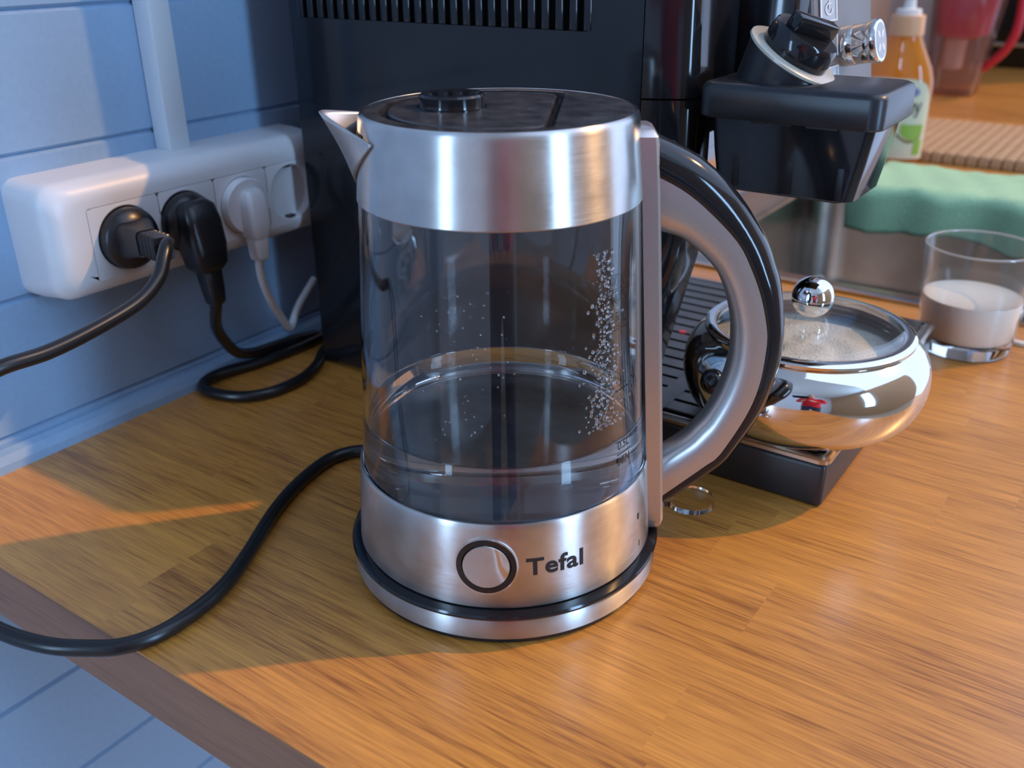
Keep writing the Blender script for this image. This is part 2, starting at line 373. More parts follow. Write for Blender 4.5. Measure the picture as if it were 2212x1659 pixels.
windowed_wall('wall_front', 'y', -2.43, 0.12, -2.3, 2.63, -0.42, -0.10, -0.10, 1.34, 2, 'plain_wall')
d1 = struct(box('door_1', -1.45, -0.62, -2.43, -2.39, FZ, 1.15, 'brown', None, 0.004))

# ------------------------------------------------------------------ worktop
WXR = 0.2845; WYE = 2.44
SX0, SX1, SY0, SY1 = -0.20, 0.245, 0.505, 1.06     # sink sheet
BX0, BX1, BY0, BY1 = -0.135, 0.225, 0.535, 0.920   # basin opening
wt = empty('worktop', (0, 0.9, -0.04))
tag(wt, 'long oak-look kitchen worktop carrying the kettle, coffee machine and sink', 'worktop')
def wbox(name, x0, x1, y0, y1, z0, z1, m, bev=0.0):
    o = box(name, x0, x1, y0 - 0.9, y1 - 0.9, z0 + 0.04, z1 + 0.04, m, wt, bev, 1); return o
bm = bmesh.new()
for (x0, x1, y0, y1) in ((WX, WXR, EY, BY0 - 0.01), (WX, WXR, BY1 + 0.01, WYE), (WX, BX0 - 0.01, BY0 - 0.01, BY1 + 0.01), (BX1 + 0.01, WXR, BY0 - 0.01, BY1 + 0.01)):
    add_box(bm, x0, x1, y0 - 0.9, y1 - 0.9, 0.0, 0.034)
from_bm('core', bm, 'core', wt)
wbox('edge_band', WX, WXR, EY - 0.0008, EY + 0.0012, -0.0397, -0.0012, 'edge', 0.0006)
wbox('edge_band', WXR, WXR + 0.002, EY, WYE, -0.0397, -0.0012, 'edge', 0.0006)
y = EY - 0.0004; row = 0; rng = random.Random(11)
while y < WYE - 0.01:
    wd = 0.031 if row == 0 else 0.0465
    y1 = min(y + wd, WYE); yc = (y + y1) / 2
    if SY0 + 0.02 < yc < SY1 - 0.02: spans = [(WX, BX0 - 0.012), (BX1 + 0.012, WXR)]
    else: spans = [(WX, WXR)]
    for a, b in spans:
        cuts = [a]
        if row == 0: cuts += [-0.127, 0.14]
        elif b - a > 0.4:
            x = a + rng.uniform(0.08, 0.30)
            while x < b - 0.06: cuts.append(x); x += rng.uniform(0.18, 0.34)
        cuts.append(b)
        for x0, x1 in zip(cuts[:-1], cuts[1:]):
            o = wbox('plank', x0, x1, y, y1, -0.006, 0.0, 'wood', 0.00004)
    y = y1; row += 1

# ------------------------------------------------------------------ kettle
KZR = [(0.0181, .0764), (.0627, .0737), (.1953, .0652), (.2310, .0622)]
def Rz(z):
    if z <= KZR[0][0]: return KZR[0][1]
    for (z0, r0), (z1, r1) in zip(KZR[:-1], KZR[1:]):
        if z <= z1: return r0 + (r1 - r0) * (z - z0) / (z1 - z0)
    return KZR[-1][1]
HAZ = R_(33); HD = Vector((math.cos(HAZ), math.sin(HAZ), 0)); HT = Vector((-math.sin(HAZ), math.cos(HAZ), 0))
def cyl(az, z, off=0.0, r=None):
    rr = (Rz(z) if r is None else r) + off
    return Vector((rr * math.cos(az), rr * math.sin(az), z))
def wrap(name, me, az0, z0, off, material, parent):
    for v in me.vertices:
        z = z0 + v.co.y; v.co = cyl(az0 + v.co.x / Rz(z), z, off + v.co.z)
    return link(name, me, material, parent)

kt = tag(empty('kettle', (0, 0, 0.0181)), 'glass and brushed steel electric kettle with black and silver handle', 'kettle')
def K(o): o.matrix_parent_inverse = kt.matrix_world.inverted(); return o
kt_off = Vector((0, 0, 0.0181))
def kp(o):                      # parent to the kettle keeping world coordinates
    o.parent = kt; o.location = o.location - kt_off; return o
# lower body with the heater plate
kp(lathe('lower_body', [(0.0, 0.0195), (0.0740, 0.0195), (0.0757, 0.0188), (0.0764, 0.0200), (.0739, .0600), (.0737, .0622), (.0733, .0630), (.0724, .0630),
                        (.0722, .0560), (.0700, .0510), (0.0, .0510)], 'steel', seg=160))
kp(lathe('heater_plate', [(.0705, .0512), (.0690, .0519), (0.0, .0519)], 'plate', seg=128))
# glass jug wall
gz = [(.0722 - (.0722 - .0644) * k / 12, .0560 + (.2010 - .0560) * k / 12) for k in range(13)]
prof = gz + [(r - .0026, z) for r, z in gz[::-1]]
gl = kp(lathe('glass_wall', prof, 'glass', seg=160, closed=True))
# upper steel band
bandp = [(.0640, .1960), (.0648, .1953), (.0652, .1958)] + [(.0652 - .0030 * k / 6, .1958 + .0345 * k / 6) for k in range(1, 7)] + [(.0619, .2318), (.0613, .2328), (.0602, .2334)]
kp(lathe('upper_band', bandp + [(.0595, .2330), (.0595, .2000), (.0630, .1960)], 'steel', seg=160, closed=True))
# lid top: ring plate, groove and hatch with a straight rear side
LAZ = R_(29)
def dshape(Rr, c, n=192, rc=0.004):
    out = []
    for i in range(n):
        a = 2 * PI * i / n; d = a - LAZ; cd = math.cos(d)
        r = Rr
        if cd > 1e-3: r = min(Rr, c / cd)
        out.append((r * math.cos(a), r * math.sin(a)))
    for _ in range(2):
        out = [((out[i - 1][0] + 2 * out[i][0] + out[(i + 1) % n][0]) / 4, (out[i - 1][1] + 2 * out[i][1] + out[(i + 1) % n][1]) / 4) for i in range(n)]
    return out
circ = [(.0606 * math.cos(2 * PI * i / 192), .0606 * math.sin(2 * PI * i / 192)) for i in range(192)]
D1 = dshape(.0537, .0278); D1b = dshape(.0529, .0270); D2 = dshape(.0490, .0232); D2b = dshape(.0482, .0224)
rings = [[(x, y_, .2331) for x, y_ in circ], [(x, y_, .2335) for x, y_ in D1], [(x, y_, .2331) for x, y_ in D1b], [(x, y_, .2295) for x, y_ in D1b], [(x, y_, .2295) for x, y_ in D2]]
lid = kp(loft('lid_ring', rings, 'lidsteel', smooth=30, cap=False))
gasket = kp(loft('lid_groove', [[(x, y_, .2294) for x, y_ in D1b], [(x, y_, .2312) for x, y_ in dshape(.0515, .0256)], [(x, y_, .2312) for x, y_ in dshape(.0503, .0244)], [(x, y_, .2298) for x, y_ in D2]], 'gloss', smooth=60, cap=False))
hatch = kp(loft('lid_hatch', [[(x, y_, .2290) for x, y_ in D2], [(x, y_, .2326) for x, y_ in D2], [(x, y_, .2332) for x, y_ in D2b]], 'lidsteel', smooth=25))
kb = lathe('release_knob', [(0.0158, .2331), (.0158, .2336), (.0146, .2337), (.0143, .2360), (.0146, .2382), (.0138, .2392), (.0100, .2388), (0.0, .2386)], 'gloss', hatch, seg=64, center=(-0.0195, -0.0085, 0))
# spout
SAZ = R_(-147); SD = Vector((math.cos(SAZ), math.sin(SAZ), 0)); ST = Vector((-math.sin(SAZ), math.cos(SAZ), 0))
HW = R_(36); NU, NV = 40, 14
bm = bmesh.new(); grid = []
tipr, tipz = .0795, .2325
for i in range(NU + 1):
    u = -1 + 2 * i / NU; a = u * HW
    zs_ = .2005 + (abs(u) ** 1.25) * (.2238 - .2005)
    base = SD * (Rz(zs_) + .0003) * math.cos(a) + ST * (Rz(zs_) + .0003) * math.sin(a) + Vector((0, 0, zs_))
    cb = (Rz(.224) + .0003) * math.sin(HW); ca = (Rz(.224) + .0003) * math.cos(HW)
    bb = u * cb; k = math.sqrt(u * u + 0.012) - math.sqrt(0.012); k1 = math.sqrt(1.012) - math.sqrt(0.012)
    aa = tipr + (ca - tipr) * (k / k1)
    zt = tipz + (.2245 - tipz) * (k / k1)
    top = SD * aa + ST * bb + Vector((0, 0, zt))
    col = []
    for j in range(NV + 1):
        v = j / NV; pnt = base.lerp(top, v)
        bulge = math.sin(PI * v) * 0.0012
        col.append(bm.verts.new(pnt - SD * bulge * (1 - abs(u))))
    grid.append(col)
for i in range(NU):
    for j in range(NV): bm.faces.new((grid[i][j], grid[i + 1][j], grid[i + 1][j + 1], grid[i][j + 1]))
sp = kp(from_bm('spout', bm, 'spout', None, 60))
so = sp.modifiers.new('thickness', 'SOLIDIFY'); so.thickness = 0.0009; so.offset = -1
# spout opening (dark mesh behind the lip)
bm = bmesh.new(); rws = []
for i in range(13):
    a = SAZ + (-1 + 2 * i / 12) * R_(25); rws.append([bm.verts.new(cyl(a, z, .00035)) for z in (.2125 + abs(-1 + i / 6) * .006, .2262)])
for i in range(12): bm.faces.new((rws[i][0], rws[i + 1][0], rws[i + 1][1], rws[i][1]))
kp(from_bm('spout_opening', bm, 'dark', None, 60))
# handle mount strip
zs = [.0195, .0205, .0225, .027, .037] + [.05 + .17 * k / 16 for k in range(17)] + [.2225, .2250, .2262]
rings = []
for z in zs:
    e = min(1.0, ((z - .0195) / .006) ** .5 if z < .0255 else 1.0, ((.2262 - z) / .004) ** .5 if z > .2222 else 1.0)
    hw = .0075 + .0055 * max(e, 0.0); th = .0035 + .0037 * max(e, 0.05)
    r0 = Rz(max(z, .0181)) - .0015
    ring = []
    for (q, s) in [(0, -1), (.75, -1), (.92, -.93), (1.0, -.72), (1.0, .72), (.92, .93), (.75, 1), (0, 1)]:
        ring.append(HD * (r0 + .0015 + q * th - (.0015 if q == 0 else 0)) + HT * (s * hw) + Vector((0, 0, z)))
    rings.append(ring)
kp(loft('handle_mount', rings, 'silver', smooth=30))
# handle: silver inner rail and black outer grip
OUT = [(.0660, .2238), (.0795, .2178), (.0921, .2104), (.1079, .1960), (.1225, .1756), (.1280, .1637), (.1322, .1528), (.1354, .1360), (.1364, .1208), (.1352, .1077), (.1305, .0891), (.1263, .0802), (.1177, .0649), (.1116, .0564), (.0933, .0409), (.0790, .0310)]
BDR = [(.0650, .2078), (.0811, .1995), (.0937, .1897), (.1076, .1756), (.1147, .1637), (.1211, .1488), (.1254, .1324), (.1260, .1220), (.1246, .1038), (.1196, .0867), (.1085, .0648), (.1037, .0603), (.0790, .0390)]
INN = [(.0665, .1830), (.0744, .1783), (.0844, .1747), (.0974, .1637), (.1045, .1528), (.1093, .1392), (.1113, .1270), (.1112, .1123), (.1076, .0964), (.1015, .0826), (.0977, .0778), (.0927, .0712), (.0770, .0590)]
def resample(pts, n):
    C = catmull([(a, b, 0) for a, b in pts], 12); L = [0]
    for a, b in zip(C[:-1], C[1:]): L.append(L[-1] + (b - a).length)
    out = []
    for k in range(n):
        s = L[-1] * k / (n - 1); i = max(j for j in range(len(L)) if L[j] <= s + 1e-9); i = min(i, len(C) - 2)
        t = (s - L[i]) / max(L[i + 1] - L[i], 1e-9); out.append(C[i].lerp(C[i + 1], t))
    return out
NH = 48; o_, b_, i_ = resample(OUT, NH), resample(BDR, NH), resample(INN, NH); HWD = .0120
def hpt(p, s): return HD * p.x + Vector((0, 0, p.y)) + HT * s
rs, rb = [], []
for k in range(NH):
    I, B, O = i_[k], b_[k], o_[k]
    sec = [(0.0, 0.30), (.06, .62), (.18, .85), (.40, .98), (.75, 1.0), (1.0, 1.0)]
    rs.append([hpt(I.lerp(B, q), -s * HWD) for q, s in sec] + [hpt(I.lerp(B, q), s * HWD) for q, s in sec[::-1]])
    sec = [(-.02, .93), (.04, 1.0), (.30, 1.02), (.55, .93), (.78, .72), (.93, .42), (1.0, .10)]
    rb.append([hpt(B.lerp(O, q), -s * HWD) for q, s in sec] + [hpt(B.lerp(O, q), s * HWD) for q, s in sec[::-1]])
kp(loft('handle', rs, 'silver', smooth=50)); kp(loft('handle_grip', rb, 'gloss', smooth=50))
# switch lever
bm = bmesh.new(); lc = HD * .0985 + Vector((0, 0, .0312))
def lever_outline(z):
    pts = [HD * .078 - HT * .0042]; 
    for k in range(29):
        a = R_(-158 + 316 * k / 28); pts.append(HD * (.0985 + .0122 * math.cos(a)) + HT * (.0122 * math.sin(a)))
    pts.append(HD * .078 + HT * .0042)
    return [p + Vector((0, 0, z)) for p in pts]
kp(loft('switch_lever', [lever_outline(.0296), lever_outline(.0300), lever_outline(.0325), lever_outline(.0329)], 'lever', smooth=40))
# on button: recessed dark ring, steel cap
BAZ = R_(-61.2); BZ = .0417
def disc_on(name, r_in, r_out, off0, off1, material, seg=64):
    bm = bmesh.new(); rad = [0] if r_in == 0 else [r_in]
    prof = [(r_in, off0), (r_in + (r_out - r_in) * .12 if r_in else r_out * .85, off1), (r_out - (r_out - r_in) * .12 if r_in else r_out * .95, off1), (r_out, off0)]
    rr = []
    for r, of in prof:
        if r == 0: rr.append([bm.verts.new(cyl(BAZ, BZ, off1))]); continue
        rr.append([bm.verts.new(cyl(BAZ + r * math.cos(2 * PI * k / seg) / .075, BZ + r * math.sin(2 * PI * k / seg), of)) for k in range(seg)])
    for a, b in zip(rr[:-1], rr[1:]):
        for k in range(seg):
            j = (k + 1) % seg
            if len(a) == 1: bm.faces.new((a[0], b[k], b[j]))
            else: bm.faces.new((a[k], a[j], b[j], b[k]))
    return kp(from_bm(name, bm, material, None, 50))
bt = disc_on('button_surround', .0112, .0142, .00005, .0009, 'gloss')
bt['label'] = 'black ring around the power button'
disc_on('power_button', 0, .0113, .0002, .0011, 'steel')
disc_on('button_bezel', .0139, .0149, .0000, .0006, 'steel')
# printing
kp(wrap('logo_lettering', text_mesh('Tefal', .0122, 1.12, .00030, .00005, 1.06), R_(-36.2), .0366, .0002, 'print', None))
lg = lambda s, az, z, size=.0062: kp(wrap('level_lettering', text_mesh(s, size, .92, .00008, .00003), R_(az), z, -.0011, 'print', None))
def level_line(az, z, half):
    bm = bmesh.new(); n = 8
    a = [bm.verts.new(cyl(R_(az) + (-half + 2 * half * k / n) / .07, z - .00035, -.0011)) for k in range(n + 1)]
    b = [bm.verts.new(cyl(R_(az) + (-half + 2 * half * k / n) / .07, z + .00035, -.0011)) for k in range(n + 1)]
    for k in range(n): bm.faces.new((a[k], a[k + 1], b[k + 1], b[k]))
    kp(from_bm('level_mark', bm, 'print', None))
lg('1.7L', -4.5, .1650); level_line(-4, .1626, .0060); lg('MAX', -4, .1566)
lg('1.5L', -3.6, .1476); level_line(-3.2, .1452, .0058)
lg('1L', -2.6, .1182); level_line(-2.8, .1158, .0055)
lg('0.5L', -2.8, .0860); level_line(-2.4, .0836, .0058); lg('MIN', -2.6, .0778)
kp(wrap('switch_lettering', text_mesh('0', .0050, .8, .00005, .00003), R_(6.6), .0410, .0002, 'print', None))
kp(wrap('switch_lettering', text_mesh('I', .0050, .8, .00005, .00003), R_(7.3), .0252, .0002, 'print', None))

# condensation inside the glass beside the handle
bm = bmesh.new(); rc = random.Random(21)
def drop(az, z, r, st):
    Ri = .0722 - (.0722 - .0644) * (z - .056) / .145 - .0026
    n = Vector((math.cos(az), math.sin(az), 0)); t = Vector((-n.y, n.x, 0)); c = n * Ri + Vector((0, 0, z))
    base_ = [bm.verts.new(c + t * r * math.cos(2 * PI * k / 8) + Vector((0, 0, r * st * math.sin(2 * PI * k / 8))) + n * .0001) for k in range(8)]
    mid = [bm.verts.new(c + t * r * .7 * math.cos(2 * PI * k / 8) + Vector((0, 0, r * st * .7 * math.sin(2 * PI * k / 8))) - n * r * .30) for k in range(8)]
    top = bm.verts.new(c - n * r * .45)
    for k in range(8):
        bm.faces.new((base_[k], base_[(k + 1) % 8], mid[(k + 1) % 8], mid[k])); bm.faces.new((mid[k], mid[(k + 1) % 8], top))
    bm.faces.new(base_[::-1])
for k in range(520):
    z = .100 + .082 * rc.random() ** 1.5; wdt = 9 * (1 - (z - .100) / .10) + 3
    drop(R_(-12 + rc.gauss(0, wdt * .45)), z, rc.uniform(.0002, .0008), rc.uniform(1.0, 2.2))
for k in range(70): drop(R_(-66 + rc.gauss(0, 9)), .100 + .075 * rc.random(), rc.uniform(.00018, .00042), rc.uniform(1.0, 1.6))
cd_ = kp(from_bm('condensation', bm, 'water', None, 180)); cd_['kind'] = 'stuff'

# water
wtr = lathe('water', [(0.0, .0522), (.0690, .0522), (.0700, .0550), (.0687, .0893), (.0692, .0900), (.0660, .0899), (0.0, .0899)], 'water', seg=128)
tag(wtr, 'clear water filling the bottom of the glass kettle', 'water')

# power base with its cord and plug
pb = tag(empty('kettle_power_base', (0, 0, 0)), 'round steel-ringed power base under the kettle with black cord', 'power base')
lathe('base_plate', [(0.0, 0.0), (.0765, 0.0), (.0785, .0010), (.0786, .0045), (.0785, .0140), (.0800, .0148), (.0810, .0155), (.0812, .0166), (.0806, .0176), (.0770, .0181), (0.0, .0181)], 'gloss', pb, seg=160)
lathe('steel_ring', [(.0780, .0040), (.0797, .0038), (.0801, .0044), (.0801, .0144), (.0797, .0149), (.0780, .0149)], 'steelring', pb, seg=160, closed=True)
cord = [(-.074, .020, .0085), (-.090, .027, .0075), (-.112, .033, .0060), (-.1300, .0325, .0045), (-.1400, .0225, .0043), (-.1432, .0062, .0043), (-.1371, -.0232, .0043), (-.1257, -.0521, .0043), (-.1085, -.0842, .0043), (-.0963, -.1101, .0043), (-.0915, -.1314, .0043),
        (-.0915, -.1532, .0043), (-.0979, -.1690, .0045), (-.1090, -.1790, .0048), (-.1278, -.1898, .0052), (-.1547, -.1975, .0070), (-.1850, -.2020, .0150), (-.2130, -.2020, .035), (-.2200, -.1950, .064), (-.2130, -.1780, .092), (-.2040, -.1620, .1060),
        (-.2000, -.1452, .1118), (-.1985, -.1208, .1120), (-.1990, -.0938, .1150), (-.2010, -.0641, .1206), (-.2040, -.0470, .1290), (-.2080, -.0385, .1380), (-.2120, -.0330, .1425), (-.2180, -.0270, .1428)]
tube('power_cord', cord, .0040, 'black', pb, n=8)
def schuko(name, y_, z_, direction, parent, material, flat=False):
    """round plug in a recessed socket: disc, waisted body, strain relief. direction = exit of the cord"""
    c = Vector((-0.272, y_, z_)); d = Vector(direction).normalized()
    mx = Matrix.Translation(c) @ Matrix.Rotation(PI / 2, 4, 'Y')
    bm = bmesh.new()
    prof = [(0.0, -.012), (.0185, -.012), (.0190, -.006), (.0190, .0035), (.0180, .0055), (.0150, .0075), (.0120, .0100), (0.0, .0110)] if not flat else \
           [(0.0, -.012), (.0190, -.012), (.0192, -.004), (.0192, .0030), (.0182, .0042), (0.0, .0046)]
    seg = 48; rr = []
    for r, z in prof:
        rr.append([bm.verts.new(mx @ Vector((0, 0, z)))] if r == 0 else [bm.verts.new(mx @ Vector((r * math.cos(2 * PI * k / seg), r * math.sin(2 * PI * k / seg), z))) for k in range(seg)])
    for a, b in zip(rr[:-1], rr[1:]):
        for k in range(seg):
            j = (k + 1) % seg
            if len(a) == 1: bm.faces.new((a[0], b[k], b[j]))
            elif len(b) == 1: bm.faces.new((a[k], a[j], b[0]))
            else: bm.faces.new((a[k], a[j], b[j], b[k]))
    return c, d, from_bm(name, bm, material, parent, 40)
def boxring(c, d, w_, h_, up):
    s = d.cross(up).normalized(); v = s.cross(d).normalized()
    return [c + s * x * w_ + v * y_ * h_ for x, y_ in rrect(0, 0, 1, 1, .45, 4)]
c, d, plug = schuko('plug', -.0165, .1345, (1, -.25, .1), pb, 'blackplug')
ax = Vector((.93, -.25, .09)).normalized(); upv = Vector((0, 0, 1)); p0 = Vector((-.268, -.0165, .1350))
loft('plug_grip', [boxring(p0 + ax * t, ax, a, b, upv) for t, a, b in ((0, .0130, .0125), (.008, .0115, .0110), (.016, .0088, .0095), (.022, .0074, .0086), (.026, .0068, .0080))], 'blackplug', plug, 50)
for k in range(4): loft('strain_rib', [boxring(p0 + ax * (.027 + .0062 * k + t), ax, s, s * 1.15, upv) for t, s in ((0, .0060), (.0008, .0066), (.0036, .0066), (.0044, .0056), (.0062, .0056))], 'blackplug', plug, 50)

# ------------------------------------------------------------------ socket strip, trunking
sk = tag(empty('socket_strip', (WX, 0.05, 0.135)), 'white four-gang wall socket strip mounted on the light blue boards', 'socket')
sk_off = Vector((WX, 0.05, 0.135))
def skp(o): o.parent = sk; o.location = o.location - sk_off; return o
Y0, Y1, Z0, Z1 = -.0665, .1620, .1015, .1745
yc, zc = (Y0 + Y1) / 2, (Z0 + Z1) / 2; hy, hz_ = (Y1 - Y0) / 2, (Z1 - Z0) / 2
FX = -.2740
CY = [-.0165, .0275, .0762, .1212]; IE = [-.0405, .0095, .0535, .0988, .1435]
rings = []
for x, ins, r in [(WX, 0.0, .010), (WX + .012, 0.0, .011), (FX - .0150, .0008, .013)] + [(FX - .0130 * (1 - math.sin(R_(a))), .0008 + .0130 * (1 - math.cos(R_(a))), .013) for a in range(9, 91, 9)]:
    rings.append([(x, a, b) for a, b in rrect(yc, zc, hy - ins, hz_ - ins, r, 8)])
# front plate left open behind the inserts: ring to the insert field
rings.append([(FX, a, b) for a, b in rrect((IE[0] + IE[-1]) / 2, .1345, (IE[-1] - IE[0]) / 2, .0225, .0020, 8)])
rings.append([(FX - .016, a, b) for a, b in rrect((IE[0] + IE[-1]) / 2, .1345, (IE[-1] - IE[0]) / 2, .0225, .0020, 8)])
skp(loft('housing', rings, 'white', smooth=40, cap=True))
for k in range(4):                     # insert plates with a round recess
    n = 64; cyk = CY[k]; a0, a1 = IE[k] + .0003, IE[k + 1] - .0003; b0, b1 = .1345 - .0222, .1345 + .0222
    Rr = .0195
    outer = []
    for i in range(n):
        a = 2 * PI * i / n + PI / n; dx, dz = math.cos(a), math.sin(a)
        tx = ((a1 - cyk) / dx if dx > 0 else (a0 - cyk) / dx) if abs(dx) > 1e-6 else 9
        tz = ((b1 - .1345) / dz if dz > 0 else (b0 - .1345) / dz) if abs(dz) > 1e-6 else 9
        t = min(tx, tz); outer.append((cyk + dx * t, .1345 + dz * t))
    cir = lambda r: [(cyk + r * math.cos(2 * PI * i / n + PI / n), .1345 + r * math.sin(2 * PI * i / n + PI / n)) for i in range(n)]
    rings = [[(FX - .006, a, b) for a, b in outer], [(FX + .0001, a, b) for a, b in outer], [(FX + .0005, a, b) for a, b in cir(Rr + .0008)], [(FX, a, b) for a, b in cir(Rr)], [(FX - .0145, a, b) for a, b in cir(Rr - .0008)]]
    ins = skp(loft('socket_insert', rings, 'white_s', smooth=30, cap=True))
    if k == 3:
        for s in (-1, 1):
            lathe('pin_hole', [(0.0, .0003), (.0027, .0003), (.0030, 0.0), (0.0, -.0001)], 'dark', ins, seg=20, mtx=Matrix.Rotation(PI / 2, 4, 'Y'), center=(FX - .0145, cyk + s * .0095, .1345))
        for s in (-1, 1):
            box('earth_clip', FX - .014, FX - .002, cyk - .0035, cyk + .0035, .1345 + s * .0184 - .0010, .1345 + s * .0184 + .0010, 'bronze', ins, .0004)
tr = box('cable_trunking', WX, WX + .0165, .0428, .0592, .1735, 1.70, 'trunk', None, .0016)
tag(tr, 'slim white vertical cable trunking running down to the socket strip', 'trunking')

# white plug and lead
wp = tag(empty('white_power_plug', (-0.27, CY[2], .1345)), 'white flat plug with white lead in the third socket', 'plug')
wo = Vector((-0.27, CY[2], .1345))
c, d, plug = schuko('plug_body', CY[2], .1345, (0, 0, -1), None, 'white_s', True); plug.parent = wp; plug.location -= wo
dn = Vector((0.03, .0, -1)).normalized(); sx_ = Vector((1, 0, 0)); p0 = Vector((-.266, CY[2] + .001, .1460))
o = loft('plug_grip', [boxring(p0 + dn * t, dn, a, b, sx_) for t, a, b in ((0, .006, .004), (.004, .0080, .0070), (.022, .0090, .0085), (.031, .0080, .0075), (.034, .0060, .0062))], 'white_s', wp, 40); o.location -= wo
o = loft('strain_relief', [boxring(p0 + dn * t, dn, a, a, sx_) for t, a in ((.033, .0062), (.047, .0056), (.049, .0045))], 'white_s', wp, 40); o.location -= wo
o = tube('power_lead', [(-.2650, .0770, .0980), (-.2700, .0800, .0880), (-.2760, .0870, .0720), (-.2830, .0990, .0520), (-.2890, .1125, .0330), (-.2930, .1210, .0240), (-.2970, .1290, .0260), (-.3000, .1400, .0360), (-.3010, .1600, .0520)], .0030, 'white_s', wp); o.location -= wo

# ------------------------------------------------------------------ coffee machine
cm = tag(empty('coffee_machine', (-.11, .25, 0)), 'tall glossy black coffee machine with side vents and chrome front panel', 'coffee machine')
cmo = Vector((-.11, .25, 0))
def cmp_(o, par=None):
    o.parent = par or cm
    if par is None: o.location = o.location - cmo
    return o
MY, MX0, MX1, MY1, MZ = .1262, -.2680, .0240, .360, .285
# main housing, opened at the vent field: side skin built as frame around it
VX0, VX1, VZ0, VZ1 = -.2520, -.0300, .2540, .2780
bm = bmesh.new()
add_box(bm, MX0, -.095, MY + .0065, MY1, 0.003, MZ, .004, 3)
add_box(bm, -.099, .0046, MY + .0065, .1640, 0.003, MZ, .002, 2)
add_box(bm, -.099, MX1, .1500, MY1, .196, MZ, .004, 3)
cmp_(from_bm('housing', bm, 'gloss', None, 40))
bm = bmesh.new()
def slab(x0, x1, z0, z1): add_box(bm, x0, x1, MY, MY + .0075, z0, z1)
slab(MX0 + .006, .0040, .004, VZ0); slab(MX0 + .006, VX0, VZ0, VZ1); slab(VX1, .0040, VZ0, VZ1); slab(MX0 + .006, .0040, VZ1, MZ - .004)
bmesh.ops.remove_doubles(bm, verts=bm.verts, dist=1e-6)
cmp_(from_bm('side_panel', bm, 'gloss', None, None))
# rounded left flank strip
cmp_(lathe('rear_corner', [(0.0, .003), (.0075, .003), (.0082, .006), (.0082, MZ - .004), (.0075, MZ - .001), (0.0, MZ - .001)], 'gloss', None, seg=32, center=(MX0 + .0085, MY + .0084, 0)))
cmp_(box('vent_backing', VX0, VX1, MY + .0058, MY + .0062, VZ0, VZ1, 'dark'))
NV_ = 24; px = (VX1 - VX0) / NV_; fin = None
for k in range(NV_ + 1):
    xc = VX0 + px * k
    if fin is None:
        bm = bmesh.new(); add_box(bm, -px * .29, px * .29, 0, .0068, 0, VZ1 - VZ0, .0009, 2); fo = from_bm('vent_fin', bm, 'gloss', None, 40); fin = fo.data
    else:
        fo = bpy.data.objects.new('vent_fin', fin); COL.objects.link(fo)
    fo.location = (xc, MY - .0003, VZ0); cmp_(fo)
# front flank: separate panel with rounded front edge, split by a seam
for (z0, z1, nm) in ((.0345, .2205, 'front_flank'), (.2215, MZ - .002, 'front_flank')):
    rings = []
    for z in [z0 + (z1 - z0) * k / 10 for k in range(11)]:
        xr = .0285 + .0015 * math.sin(PI * min(max((z - .02) / .26, 0), 1)) - .24 * max(0, .135 - z)
        xm = max(xr, .0075)
        g_ = xm - .0046; sec = [(.0046, MY + .037), (.0046, MY), (.0046 + g_ * .35, MY + .0035), (.0046 + g_ * .74, MY + .0086), (.0046 + g_ * .90, MY + .0118), (.0046 + g_ * .98, MY + .0158), (xm, MY + .0200), (xm, MY + .037)]
        rings.append([Vector((a, b, z)) for a, b in sec])
    cmp_(loft(nm, rings, 'gloss', None, 40))
cmp_(box('shadow_block_low', -.192, -.095, MY + .004, MY1 - .004, MZ, .3250, 'gloss', None, .004))  # unseen block added to shape the machine's shadow on the socket strip
cmp_(box('shadow_block_tall', MX0 + .004, -.194, MY + .004, MY1 - .004, MZ, .47, 'gloss', None, .006))  # unseen taller block, added to cast the upright shadow edge on the wall
